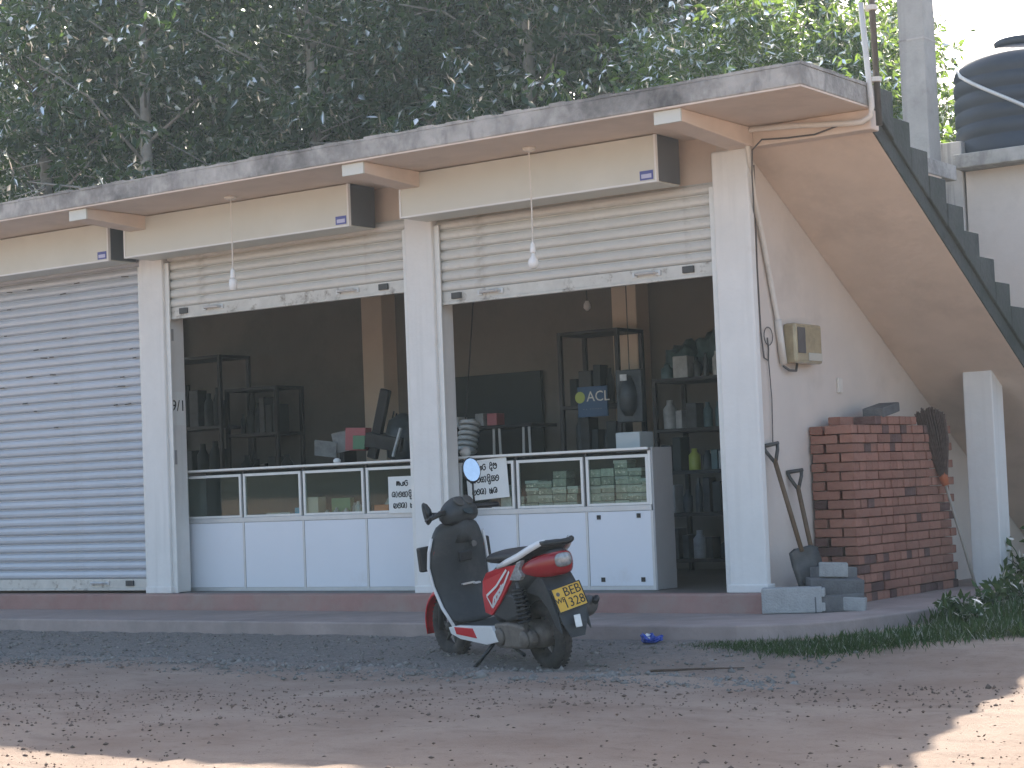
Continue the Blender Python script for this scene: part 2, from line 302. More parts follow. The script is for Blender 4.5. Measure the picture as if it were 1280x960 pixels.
# pavement in front of and beside the shop: lower tread and the upper red step
PAV = [(-9,-1.08),(5.7,-1.08),(6.15,-1.02),(6.5,-.82),(6.66,-.5),(6.74,-.05),(6.82,.5),(6.84,7.2),(5.6,7.2),(5.6,-.1),(-9,-.1)]
pv = MB().prism(PAV, -.5, -.13).build('pavement', 'apron', bev=.012); tag(pv, kind='structure')
tag(MB().box(-9,5.86,-.12,.02,-.5,0).build('doorstep', 'red', bev=.012), kind='structure')
# ------------------------------------------------------------------ shop building
shop = thing('shop_building', 'single-storey cream shop building with flat concrete roof and two open roller-shutter bays', 'building', (0,0,-.13))
SX = 5.75; ZS = 3.13; ZT = 3.255
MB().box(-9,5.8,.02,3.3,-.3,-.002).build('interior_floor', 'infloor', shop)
for x0, x1 in ((-2.95,-2.66),(0,.275),(2.874,3.135),(5.554,5.832)):
    p = MB().box(x0,x1,0,.24 if x0 < 5 else .07,0,2.99).build('pillar', 'pillar', shop, bev=.012)
    MB().box(x0-.012,x1+.012,-.012,.1,0,.055).build('plinth', 'pillar', p, bev=.006)
# lintel wall behind the sign boxes, roof slab, cantilever beams
MB().box(-9,5.553,.12,.3,2.76,ZS-.002).build('lintel', 'tan', shop)
slab = MB().prism([(-9,-.99),(6.747,-.99),(6.747,.10),(5.9,.12),(5.9,3.5),(-9,3.5)], ZS, ZT).build('roof_slab', 'fascia', shop, bev=.008)
MB().prism([(-9,-.985),(6.742,-.985),(6.742,.02),(5.89,.02),(5.89,3.2),(-9,3.2)], ZS-.012, ZS-.0005).build('soffit', 'tan', slab)
lip = MB()          # uneven screed lip along the roof edge
xs = np.linspace(-9, 6.74, 130)
for a, b in zip(xs[:-1], xs[1:]):
    h = .012+.014*random.random(); lip.box(a, b+.004, -.995+.006*random.random(), -.9, ZT-.001, ZT+h)
for a, b in zip(np.linspace(-.98,.08,10)[:-1], np.linspace(-.98,.08,10)[1:]): lip.box(6.65, 6.75+.004*random.random(), a, b+.003, ZT-.001, ZT+.012+.014*random.random())
lip.build('roof_lip', 'fascia', slab)
for x in (-2.67, .23, 3.09, 5.69):
    b = MB().prism([(-.95,ZS-.013),(-.95,3.035),(.0,2.985),(.11,2.985),(.11,ZS-.013)], x, x+.19, 'x').build('canopy_beam', 'tan', shop, bev=.008)
    MB().box(x-.003,x+.193,-.956,-.94,3.032,ZS-.016).build('beam_end', 'signp', b)
MB().box(5.88,6.74,.0,.13,2.985,ZS-.013).build('landing_beam', 'tan', shop, bev=.008)
# walls
MB().box(5.56,SX,.071,3.2,-.2,ZS-.014).build('side_wall', 'wall', shop)
MB().prism([(3.201,-.2),(5.19,-.2),(5.19,3.08-.585*5.06),(3.201,3.08-.585*3.07)],5.56,SX,'x').build('side_wall', 'wall', shop)
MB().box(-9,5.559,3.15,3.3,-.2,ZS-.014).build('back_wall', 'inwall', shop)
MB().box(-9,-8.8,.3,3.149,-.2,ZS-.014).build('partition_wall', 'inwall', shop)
for x in (-2.9, -.005, 2.865):
    MB().box(x,x+.255,2.93,3.149,-.001,ZS-.014).build('interior_column', 'incol', shop, bev=.008)
# roller shutters
def slat_mesh(w, mt):
    pr = [(.004,0),(-.012,.004),(-.021,.016),(-.024,.036),(-.018,.058),(-.006,.068),(.006,.070),(.006,.078),(.016,.078),(.016,0)]
    me = MB().prism(pr, 0, w, 'x').mesh('slat'); me.materials.append(M[mt]); return me
def shutter(x0, x1, zb, mt, label):
    sh = MB(); yb = .075
    sh.box(x0,x1,yb-.022,yb+.02,zb,zb+.022); sh.box(x0+.004,x1-.004,yb-.012,yb+.012,zb+.022,zb+.10)
    o = sh.build('roller_shutter', 'shutbar', shop, bev=.003); o['label'] = label
    for x in (x0-.006, x1-.040): MB().box(x,x+.046,yb-.045,yb-.030,.0,2.76).build('guide_rail', 'alul', o, bev=.002)
    me = slat_mesh(x1-x0-.01, mt); z = zb+.10
    while z < 2.80: piece('slat', me, o, (x0+.005, yb, z)); z += .078
    w = x1-x0
    for fr in (.2, .76):
        xc = x0+w*fr; h = MB(); h.tube([(xc-.09,yb-.02,zb+.062),(xc-.075,yb-.05,zb+.066),(xc+.075,yb-.05,zb+.066),(xc+.09,yb-.02,zb+.062)], .011, 6)
        for s in (-.095,.095): h.box(xc+s-.02,xc+s+.02,yb-.024,yb-.01,zb+.045,zb+.08)
        h.build('handle', 'alu', o)
    for fr in (.07, .90):
        xc = x0+w*fr; MB().box(xc-.045,xc+.045,yb-.03,yb-.010,zb+.038,zb+.085).build('lock_plate', 'dark', o, bev=.004)
    return o
shutter(-2.655,-.005,.02,'shut1','fully closed grey steel shutter')
shutter(.281,2.870,2.285,'shut2','shutter raised three quarters in the middle bay')
shutter(3.141,5.550,2.155,'shut2','shutter raised above the counter with the notice and the doorway')
dent = MB()
for i in range(26):
    x = random.uniform(-1.95,-.12); k = random.randint(17, 33); dent.obox((x,.057,.12+k*.078+.004),(random.uniform(.03,.09),.006,.007),(0,random.uniform(-.1,.1),0))
dent.build('slat_scuffs', 'dark', shop)
# patches and painted number on the return face of the pillar
for z, h in ((2.16,.10),(1.13,.12)): MB().box(.2755,.280,.075,.112,z-h/2,z+h/2).build('patch', 'cend', shop)
MB().box(.2755,.277,.085,.215,1.40,1.68).build('number_panel', 'paper', shop)
text('house_number', '9/1', .13, 'ink', shop, Matrix.Translation((.2778,.145,1.56+.13))@Matrix.Rotation(R(90),4,'Z')@Matrix.Rotation(R(90),4,'X'))
# ------------------------------------------------------------------ sign boxes above the bays
def sign(x0, x1, label):
    t = thing('sign_box', label, 'sign', ((x0+x1)/2,-.16,2.787), 'blank sign boxes over the bays'); z0, z1 = 2.787, 3.112
    MB().box(x0+.012,x1-.012,-.310,-.296,z0+.012,z1-.004).build('front_panel', 'signp', t)
    f = MB(); f.box(x0,x0+.014,-.318,-.29,z0,z1); f.box(x1-.014,x1,-.318,-.29,z0,z1); f.box(x0+.014,x1-.014,-.318,-.29,z0,z0+.012); f.build('frame', 'signf', t)
    for x in (x0, x1-.008): MB().box(x,x+.008,-.289,-.003,z0+.012,z1).build('side_panel', 'signs', t)
    MB().box(x0+.009,x1-.009,-.289,-.003,z0+.002,z0+.009).build('underside', 'signp', t)
    s = MB().box(x1-.135,x1-.03,-.3135,-.3105,z0+.022,z0+.085).build('sticker', 'blue', t)
    MB().box(x1-.122,x1-.043,-.3150,-.3137,z0+.034,z0+.062).build('print', 'paleblue', s)
    return t
sign(-2.7,-.02,'blank cream sign box with blue sticker above the closed shutter')
sign(.165,2.60,'blank cream sign box with blue sticker above the middle bay')
sign(3.09,5.31,'blank cream sign box with blue sticker above the bay beside the stairs')
def bulb(x, y, ztop, zb, label, cfl):
    t = thing('hanging_lamp', label, 'lamp', (x,y,zb)); MB().lathe([(.05,0),(.045,-.018),(.015,-.03)],(x,y,ztop),n=12).build('ceiling_rose', 'pvc', t, smooth=True)
    MB().tube([(x,y,ztop-.03),(x+.004,y,(ztop+zb)/2),(x,y,zb+.15)], .005, 5).build('cord', 'pvc', t)
    MB().lathe([(.006,.17),(.018,.15),(.022,.10),(.018,.09)],(x,y,zb),n=12).build('lamp_holder', 'bulb', t, smooth=True)
    if cfl: MB().lathe([(.015,.09),(.03,.08),(.034,.04),(.03,.03),(.03,.0),(.01,-.005)],(x,y,zb),n=12).build('bulb', 'bulb', t, smooth=True)
    else: MB().lathe([(.012,.09),(.016,.07),(.036,.04),(.04,.02),(.03,-.008),(.01,-.018)],(x,y,zb),n=14).build('bulb', 'bulb', t, smooth=True)
bulb(4.40,-.5,ZS-.013,2.29,'white round bulb hanging before the bay beside the stairs',0)
bulb(1.56,-.5,ZS-.013,2.385,'white stubby bulb hanging before the middle bay',1)
# ------------------------------------------------------------------ staircase on the outer side wall
st = thing('staircase', 'mossy concrete outside staircase rising to the roof edge beside the brick stack', 'staircase', (6.2,2.5,-.13))
SL = .585; XO = 6.68
def sz(y): return 3.0-SL*(y-.13)
MB().prism([(.132,sz(.132)),(5.2,sz(5.2)),(5.2,sz(5.2)+.13),(.132,sz(.132)+.13)], SX+.003, XO, 'x').build('waist_slab', 'tan', st)
MB().prism([(.134,sz(.134)+.004),(5.2,sz(5.2)+.004),(5.2,sz(5.2)+.13),(.134,sz(.134)+.13)], XO+.0005, XO+.012, 'x').build('mossy_edge', 'moss', st)
yy = .134; 
for i in range(17):
    zt = sz(yy)+.13+.165*.98; y1 = yy+.282
    MB().prism([(yy,sz(yy)+.128),(y1-.002,sz(y1)+.128),(y1-.002,zt),(yy,zt)], SX+.004, XO+.03+.012*random.random(), 'x').build('step', 'moss', st, bev=.008)
    yy = y1
MB().box(6.195,6.43,2.66,2.88,-.131,sz(2.72)+.03).build('support_post', 'pillar', st, bev=.01)
# ------------------------------------------------------------------ column, neighbour, tank
c0 = atY(1130,166,4.6); 
cl = thing('concrete_column', 'tall bare grey concrete column standing behind the outside staircase', 'column', (c0.x+.13,4.73,.0))
MB().box(c0.x-.01,c0.x+.235,4.6,4.86,-.3,5.35).build('shaft', 'conc', cl, bev=.012)
MB().box(c0.x-.013,c0.x+.238,4.595,4.865,4.62,4.635).build('casting_seam', 'plast', cl)
YN = 5.2
a = atY(1207,215,YN); b = atY(1147,180,YN)
nb = thing('neighbouring_building', 'cream walled building with a flat concrete roof behind the outside staircase', 'building', (8,7,0))
MB().box(a.x,14,YN,11,-.2,a.z).build('wall', 'wall', nb)
MB().box(a.x-.02,14,YN-.25,11,a.z+.001,a.z+.13).build('roof_slab', 'fascia', nb, bev=.01)
MB().box(b.x,b.x+.19,YN-.04,YN+.3,1.2,b.z).build('parapet', 'plast', nb, bev=.012)
MB().box(b.x+.192,a.x-.022,YN-.02,YN+.3,1.2,b.z-.03).build('parapet', 'plast', nb, bev=.012)
zt = a.z+.13
def tank():
    q = atY(1193,120,YN+.45); r = .62; c = (q.x+r, YN+.45+.1, zt); t = thing('water_tank', 'black ribbed plastic water tank standing on the neighbouring flat roof', 'tank', c)
    pf = [(r*.95,0),(r,.04)]
    for k in range(5):
        z = .06+k*.14; pf += [(r,z),(r,z+.09),(r-.022,z+.105),(r-.022,z+.125)]
    pf += [(r,.78),(r*.97,.84),(r*.8,.93),(r*.42,1.03),(r*.36,1.04)]
    MB().lathe(pf, c, n=40).build('body', 'tank', t, smooth=True)
    MB().lathe([(r*.37,1.04),(r*.38,1.10),(r*.3,1.13),(.02,1.14)], c, n=24).build('lid', 'tank', t, smooth=True)
    pts = []
    for k in range(12):
        an = R(215+k*8); z = .86-.05*k; pts.append((c[0]+(r+.012)*math.cos(an)*(1 if z < .8 else .95), c[1]+(r+.012)*math.sin(an)*(1 if z < .8 else .95), zt+z))
    MB().tube(pts, .017, 6).build('strap', 'strap', t, smooth=True)
tank()
# ------------------------------------------------------------------ service pole, conduit, meter, cables
po = thing('service_mast', 'thin steel mast clamped to the roof corner carrying the supply conduit', 'mast', (6.79,-.02,ZS))
MB().tube([(6.80,.0,3.0),(6.765,0,5.6)], .022, 8).build('mast', 'steelg', po, smooth=True)
for z in (3.28,3.75): MB().lathe([(.04,0),(.04,.03)],(6.795-.01*(z-3.2),-.012,z),n=10).build('clamp', 'pvc', po)
pp = thing('conduit_pipe', 'pale plastic conduit running from the meter box up to the roof mast', 'pipe', (5.78,.4,1.5))
MB().tube([(5.775,.475,1.60),(5.775,.446,1.849),(5.775,.285,2.39),(5.80,.13,2.68),(5.855,-.01,2.93),(5.855,-.035,3.0),(5.86,-.04,3.08),(5.90,-.04,3.095),(6.2,-.04,3.075),(6.6,-.04,3.035),(6.70,-.04,3.03),(6.765,-.045,3.06),(6.775,-.05,3.12),(6.735,-.05,3.8)], .019, 8).build('pipe', 'pvc', pp, smooth=True)
MB().tube([(5.777,.50,1.545),(5.777,.445,1.85)], .027, 8).build('sleeve', 'pvc', pp, smooth=True)
mt_ = thing('meter_box', 'yellowed clear electricity meter box on the side wall above the brick stack', 'meter box', (5.8,.75,1.54))
MB().box(SX+.001,SX+.10,.56,.97,1.55,1.83).build('case', 'meter', mt_, bev=.02)
MB().box(SX+.101,SX+.106,.585,.70,1.62,1.80).build('meter_face', 'cable', mt_, bev=.004)
MB().box(SX+.101,SX+.107,.74,.95,1.57,1.625).build('cover_strip', 'beige', mt_, bev=.004)
MB().tube([(5.775,.50,1.53),(5.79,.56,1.50),(5.79,.66,1.50),(5.78,.70,1.55)], .009, 6).build('tail_cable', 'cable', mt_, smooth=True)
cb = thing('earth_cable', 'thin grey cable looping down the side wall above the longer shovel', 'cable', (5.77,.27,1))
MB().tube([(5.765,.22,2.90),(5.765,.20,2.2),(5.765,.21,1.75),(5.765,.24,1.58),(5.765,.30,1.56),(5.765,.31,1.64),(5.765,.30,1.72)], .006, 5).build('cable_run', 'cable', cb)
ringm = MB(); ringm.ring((5.768,.31,1.73),(1,0,0),.062,.004,18,5); ringm.build('coil', 'cable', cb)
MB().tube([(5.765,.30,1.60),(5.765,.325,1.3),(5.765,.31,1.0)], .004, 5).build('drop', 'cable', cb)
cw = thing('slack_cable', 'thin dark cable sagging under the landing beam beside the conduit', 'cable', (6.1,-.02,3))
MB().tube([(5.80,.10,2.40),(5.845,.04,2.62),(5.872,-.015,2.80),(5.885,-.02,2.96),(5.96,-.02,3.02),(6.15,-.02,3.005),(6.35,-.02,3.0),(6.5,-.02,3.03),(6.6,-.02,3.05)], .006, 5).build('cable_run', 'cable', cw)
sw = MB().box(SX,SX+.02,1.37,1.44,1.36,1.47).build('wall_switch', 'pvc', bev=.005); tag(sw, 'small cream switch plate on the side wall right of the meter box', 'switch')
# ------------------------------------------------------------------ brick stack
bs = thing('brick_stack', 'tall stack of red clay bricks against the side wall below the meter box', 'bricks', (5.92,1.7,-.13))
bl, bw, bh = .205, .098, .06
me_b = MB().box(-bl/2,bl/2,-bw/2,bw/2,0,bh).mesh('brick')
bmb = bmesh.new(); bmb.from_mesh(me_b); bmesh.ops.bevel(bmb, geom=bmb.edges[:], offset=.004, segments=1, affect='EDGES'); bmb.to_mesh(me_b); bmb.free()
me_d = me_b.copy(); me_b.materials.append(M['brick']); me_d.materials.append(M['brickd'])
x0, x1, y0, y1, zb = 5.765, 6.09, .87, 2.70, -.13
def bk(x, y, z, along_y, dark): piece('brick', me_d if dark else me_b, bs, (x+random.uniform(-.006,.006), y+random.uniform(-.006,.006), z), (random.uniform(-.008,.008), random.uniform(-.008,.008), (R(90) if along_y else 0)+random.uniform(-.03,.03)))
nz_ = 19; hid = MB()
for k in range(nz_):
    z = zb+k*(bh+.0055); dk = lambda: random.random() < (.10 if k > 4 else .22)
    if k % 2 == 0:   # headers to the side, stretchers to the front
        bk(x1-bl/2-.0, y0+bw/2, z, False, dk()); bk(x0+bw/2+.002, y0+bl/2, z, True, dk())
        y = y0+bw+.008
        while y+bw < y1: bk(x1-bl/2, y+bw/2, z, False, dk()); y += bw+.006
    else:
        y = y0
        while y+bl < y1+.02: bk(x1-bw/2, y+bl/2, z, True, dk()); y += bl+.007
        bk(x0+bl/2+.004, y0+bw/2+.004, z, False, dk())
MB().box(x0,x1-bl-.01,y0+bl+.02,y1-.02,zb,zb+nz_*(bh+.0055)-.012).build('inner_bricks', 'brick', bs)['kind'] = 'stuff'
zt_ = zb+nz_*(bh+.0055)
for i in range(7): bk(x1-.12+.01*random.random(), y0+.42+i*.107+.05, zt_, False, i == 0)
for i, (xx, yy_) in enumerate(((5.87,1.15),(5.87,1.38),(5.87,1.62),(5.87,1.86),(5.87,2.1))): bk(xx, yy_, zt_, True, False)
lb = MB().obox((5.98,1.62,zt_+bh+.05),(.16,.42,.07),(.12,0,R(8))).build('cement_block', 'blockd', bev=.008, org=(5.98,1.62,zt_+bh)); tag(lb, 'dark cement slab lying askew on top of the brick stack', 'block')
# ------------------------------------------------------------------ blocks, shovels, broom
def block(c, sz_, rot, mt, label, notch=False):
    t = MB().obox(c, sz_, rot)
    if notch: t.obox(Vector(c)+Euler(rot).to_matrix()@Vector((sz_[0]/2-.004,0,sz_[2]*.28)), (.05,sz_[1]*.96,sz_[2]*.34), rot); t.obox(Vector(c)+Euler(rot).to_matrix()@Vector((sz_[0]/2-.004,0,-sz_[2]*.28)), (.05,sz_[1]*.96,sz_[2]*.34), rot)
    o = t.build('cement_block', mt, bev=.008, org=c); return tag(o, label, 'block')
block((6.03,-.03,-.045),(.39,.17,.165),(0,0,R(24)),'block','pale grooved cement block standing on the pavement before the shovels',True)
block((6.02,.22,-.065),(.38,.18,.13),(0,0,R(30)),'blockd','dark cement block lying behind the pale grooved block')
block((6.24,.15,-.075),(.36,.19,.11),(0,0,R(52)),'blockd','dark cement block at the bottom of the rubble heap')
block((6.36,.19,-.085),(.17,.13,.09),(0,.1,R(20)),'block','broken grey block end at the corner of the rubble heap')
block((6.22,.22,.03),(.36,.17,.10),(.05,.05,R(38)),'blockd','dark cement block in the middle of the rubble heap')
block((6.13,.36,.10),(.30,.18,.09),(-.1,.08,R(60)),'blockd','dark cement block leaning on the brick stack in the rubble heap')
block((6.19,.27,.135),(.19,.12,.095),(.0,.05,R(28)),'block','small white cement block crowning the rubble heap')
def shovel(top, bot, bladelen, label, bw_=.24):
    top, bot = Vector(top), Vector(bot); d = (bot-top).normalized(); t = thing('shovel', label, 'shovel', tuple(bot), 'shovels by the side wall')
    s = Vector((.6,.8,0)); s = (s-d*s.dot(d)).normalized(); nrm = d.cross(s)
    a, b_ = top+d*.10, bot-d*bladelen
    MB().tube([a,(a+b_)/2,b_+d*.03], .017, 8).build('shaft', 'wood', t, smooth=True)
    h = MB(); h.tube([top-s*.065,top+s*.065], .014, 6); h.tube([top-s*.055,top-s*.045+d*.04,a+d*.03], .013, 6); h.tube([top+s*.055,top+s*.045+d*.04,a+d*.03], .013, 6); h.build('handle', 'steel', t, smooth=True)
    bl_ = MB(); secs = []
    for k, w in ((0,.55),(.06,.95),(.3,1),(.75,.95),(.92,.72),(1,.35)):
        c = b_+d*(bladelen*k); w2 = bw_/2*w
        secs.append([c-s*w2+nrm*.02, c-s*w2*.5-nrm*.0, c-nrm*.006, c+s*w2*.5-nrm*.0, c+s*w2+nrm*.02, c+s*w2*.5+nrm*.006, c+nrm*.0, c-s*w2*.5+nrm*.006])
    bl_.loft(secs); bl_.build('blade', 'steel', t, smooth=True)
shovel((5.79,.22,.985),(6.07,.24,-.06),.36,'longer shovel with its dark blade on the rubble heap beside the corner pillar',.23)
shovel((5.79,.56,.80),(5.96,.56,-.1),.22,'shorter shovel leaning against the wall next to the brick stack')
br = thing('broom', 'long-handled stick broom leaning upside down against the brick stack', 'broom', (6.3,2.3,-.13))
A_ = Vector((6.315,2.42,-.125)); B_ = Vector((6.14,2.34,.69)); Dd = (B_-A_).normalized(); T_ = Vector((6.10,2.20,1.24))
MB().tube([A_,(A_+B_)/2,B_], .012, 7).build('stick', 'stick', br, smooth=True)
MB().tube([B_-Dd*.04,B_+Dd*.03,B_+Dd*.08], [.028,.036,.033], 10).build('binding', 'orange', br, smooth=True)
bri = MB(); ax = (T_-B_).normalized(); sd_ = Vector((.75,.66,0)); fd_ = ax.cross(sd_)
for i in range(190):
    a1 = random.uniform(-1,1); a2 = random.uniform(-1,1)*math.sqrt(max(0,1-a1*a1)); ln = .56*(1-.10*a1*a1)+random.uniform(-.03,.02)
    p0 = B_+sd_*a1*.025+fd_*a2*.02; p1 = B_+ax*ln*.65+sd_*a1*.10+fd_*a2*.045; p2 = B_+ax*ln+sd_*a1*.115+fd_*a2*.05; bri.tube([p0,p1,p2], .0045, 3)
bri.build('bristles', 'straw', br)
# corrugated sheet leaning behind the post, blue wrapper
sh_ = thing('corrugated_sheet', 'grey corrugated sheet leaning behind the stair post', 'sheet', (6.9,3.6,-.2))
cs = MB(); q = [(i*.02, .014*math.sin(i*1.05)) for i in range(46)]
pl = [(p[0],p[1]) for p in q]+[(p[0],p[1]+.006) for p in q[::-1]]
cs.prism(pl, 0, .9, 'z'); E3 = Euler((R(58),R(10),R(35))).to_matrix(); cs.v = [tuple(E3@Vector(v)+Vector((6.62,3.55,-.12))) for v in cs.v]
cs.build('sheet', 'tin', sh_)
wp = bmesh.new(); bmesh.ops.create_icosphere(wp, subdivisions=3, radius=1)
for v in wp.verts:
    k = 1+.3*math.sin(v.co.x*7+v.co.y*5)+.2*math.sin(v.co.y*11-v.co.z*9); v.co = Vector((v.co.x*.065*k, v.co.y*.05*k, (v.co.z*.5+.5)*.05*k))
me = bpy.data.meshes.new('snack_wrapper'); wp.to_mesh(me); wp.free(); me.materials.append(M['bag'])
wr = thing('snack_wrapper', 'crumpled blue and white snack wrapper lying at the foot of the kerb', 'wrapper', (5.64,-1.2,-.232))
o = bpy.data.objects.new('film', me); COL.objects.link(o); o.parent = wr
o = MB().obox((5.63,-1.2,-.19),(.05,.04,.02),(.4,.3,.2)).build('white_corner', 'paper', wr, bev=.006)
# ------------------------------------------------------------------ glass counters
YC = .30; HC = 1.012
def counter(us, vend, label, loc_end):
    X = [atY(u, 739, YC).x for u in us]; x0, x1 = X[0], X[-1]; d = .27
    t = thing('glass_counter', label, 'counter', ((x0+x1)/2, YC+d/2, 0))
    MB().box(x0-.03,x1+.008,YC-.028,YC+d,HC-.018,HC).build('top', 'ctop', t, bev=.003)
    MB().box(x0-.03,x1+.008,YC-.036,YC-.0285,HC-.012,HC+.004).build('top_edge', 'alul', t)
    MB().box(x0,x1,YC+.012,YC+d,.565,.585).build('deck', 'cend', t)
    MB().box(x0,x1,YC+d-.012,YC+d,.586,HC-.02).build('back_panel', 'board', t)
    MB().box(x0,x1,YC+d-.03,YC+d-.013,.03,.564).build('back_panel', 'board', t)
    MB().box(x0,x1,YC+.002,YC+.022,0,.028).build('bottom_rail', 'alu', t); MB().box(x0,x1,YC-.002,YC+.022,.566,.606).build('middle_rail', 'alu', t, bev=.003)
    for i, (a, b) in enumerate(zip(X[:-1], X[1:])):
        MB().box(a+.012,b-.012,YC+.003,YC+.018,.030,.564).build('base_panel', 'panel', t)
        f = MB(); a2, b2, c0, c1 = a+.012, b-.014, .607, HC-.045; w = .022
        f.box(a2,a2+w,YC-.004,YC+.016,c0,c1); f.box(b2-w,b2,YC-.004,YC+.016,c0,c1); f.box(a2+w,b2-w,YC-.0035,YC+.0155,c1-w,c1); f.box(a2+w,b2-w,YC-.0035,YC+.0155,c0,c0+w*.8)
        fo = f.build('glass_frame', 'alul', t, bev=.002)
        MB().box(a2+w,b2-w,YC+.004,YC+.008,c0+w*.8,c1-w).build('pane', 'glass', fo)
    for x in X: MB().box(x-.011,x+.009,YC+.0,YC+.022,.0,.565).build('post', 'alu', t)
    for x in X[:-1]: MB().box(x-.011,x+.009,YC+.012,YC+.03,.607,HC-.019).build('dark_post', 'dark', t)
    if loc_end:
        MB().box(x1+.010,x1+.026,YC-.002,YC+d,0,HC+.002).build('end_panel', 'cend', t, bev=.003)
        MB().box(x1-.012,x1+.0095,YC-.006,YC+.02,.607,HC-.02).build('corner_post', 'alul', t)
        a = X[-2]
        for fx, z in ((.19,.525),(.80,.53),(.22,.075),(.83,.075)):
            MB().box(a+(x1-a)*fx-.016,a+(x1-a)*fx+.016,YC-.002,YC+.0035,z-.016,z+.016).build('corner_fixing', 'black', t)
    else: MB().box(x0-.012,x0+.0,YC+.02,YC+d,0,HC-.02).build('end_panel', 'cend', t)
    return X
X1 = counter((235,307,382,461,545), 0, 'long white and glass display counter with four panes in the middle bay', False)
X2 = counter((578,650,737,819), 0, 'shorter white and glass display counter with an open doorway beside it', True)
DK = .586
def cbox(name, mt, x, w, d, h, label, cat, z=DK, y=None, group=None, lid=None, ry=0):
    y = YC+.08 if y is None else y
    t = MB().obox((x,y,z+h/2),(w,d,h),(0,0,ry)).build(name, mt, bev=.004, org=(x,y,z)); tag(t, label, cat, group)
    if lid:
        l = MB().obox((x,y,z+h-.012),(w+.008,d+.008,.022),(0,0,ry)).build('lid', lid, t, bev=.003)
    return t
# stacked tubs of fasteners in the shorter counter
tubs = [(X2[1]+.13,.11,4),(X2[1]+.25,.12,4),(X2[1]+.38,.12,5),(X2[1]+.49,.09,3),(X2[2]+.07,.10,5),(X2[2]+.18,.11,5),(X2[2]+.30,.11,6),(X2[2]+.41,.11,5),(X2[2]+.51,.09,4),(X2[1]+.035,.05,2)]
for x, w, n in tubs:
    z = DK
    for k in range(n):
        h = random.choice((.052,.056,.06)); o = cbox('fastener_tub', 'tub', x+random.uniform(-.006,.006), w, .12, h-.002, 'small clear plastic tub of hardware stacked inside the shorter glass counter', 'tub', z, None, 'tubs in the shorter counter', 'tublid' if random.random() < .6 else None); z += h
        bt = MB()
        for q in range(random.randint(3, 8)): bt.obox((x+random.uniform(-w/2+.01,w/2-.01), YC+.018, z-h+random.uniform(.008,h-.018)),(random.uniform(.005,.016),.006,random.uniform(.004,.012)),(0,random.uniform(-.6,.6),0))
        bt.build('packets', 'bits', o)
cbox('carton', 'pale', X2[0]+.42,.10,.1,.20,'grey carton behind the handwritten notice in the shorter counter','box')
# goods in the long counter
cbox('carton','beige',X1[2]+.075,.125,.10,.165,'beige carton standing in the long counter beside small jars','box')
cbox('carton','salmon',X1[3]+.13,.14,.1,.085,'orange carton beside the notice in the long counter','box')
cbox('carton','greenp',X1[2]+.28,.20,.05,.15,'dark green pack behind the jars in the long counter','box',y=YC+.17)
cbox('carton','cyan',X1[1]+.57,.07,.08,.085,'bright blue pack lying in the long counter','box')
cbox('carton','pale',X1[1]+.36,.26,.1,.05,'low grey packet beside the bright blue pack','packet')
cbox('carton','pale',X1[0]+.33,.34,.1,.035,'flat grey packets on the deck at the jamb end of the long counter','packet')
for i, x in enumerate((.20,.25,.30,.35,.40,.47,.53,.56)):
    c = (X1[2]+x,YC+.07+.03*(i%2),DK); h = (.06,.05,.075,.055,.07,.11,.12,.09)[i]; r = .022 if i < 5 else .028
    t = MB().lathe([(r*.9,0),(r,.006),(r,h*.7),(r*.55,h*.82),(r*.55,h)],c,n=10).build('jar',('pale','bits','pale','tub','bits','pale','pale','lime')[i],smooth=True,org=c)
    tag(t,'small jar standing beside the beige carton in the long counter','jar','jars in the long counter')
gb = MB(); gb.lathe([(.05,0),(.062,.03),(.058,.09),(.035,.13),(.012,.15)],(X1[3]+.12,YC+.18,DK),n=14)
tag(gb.build('plastic_bag','pale',smooth=True,org=(X1[3]+.12,YC+.18,DK)),'grey tied plastic bag behind the orange carton','bag')
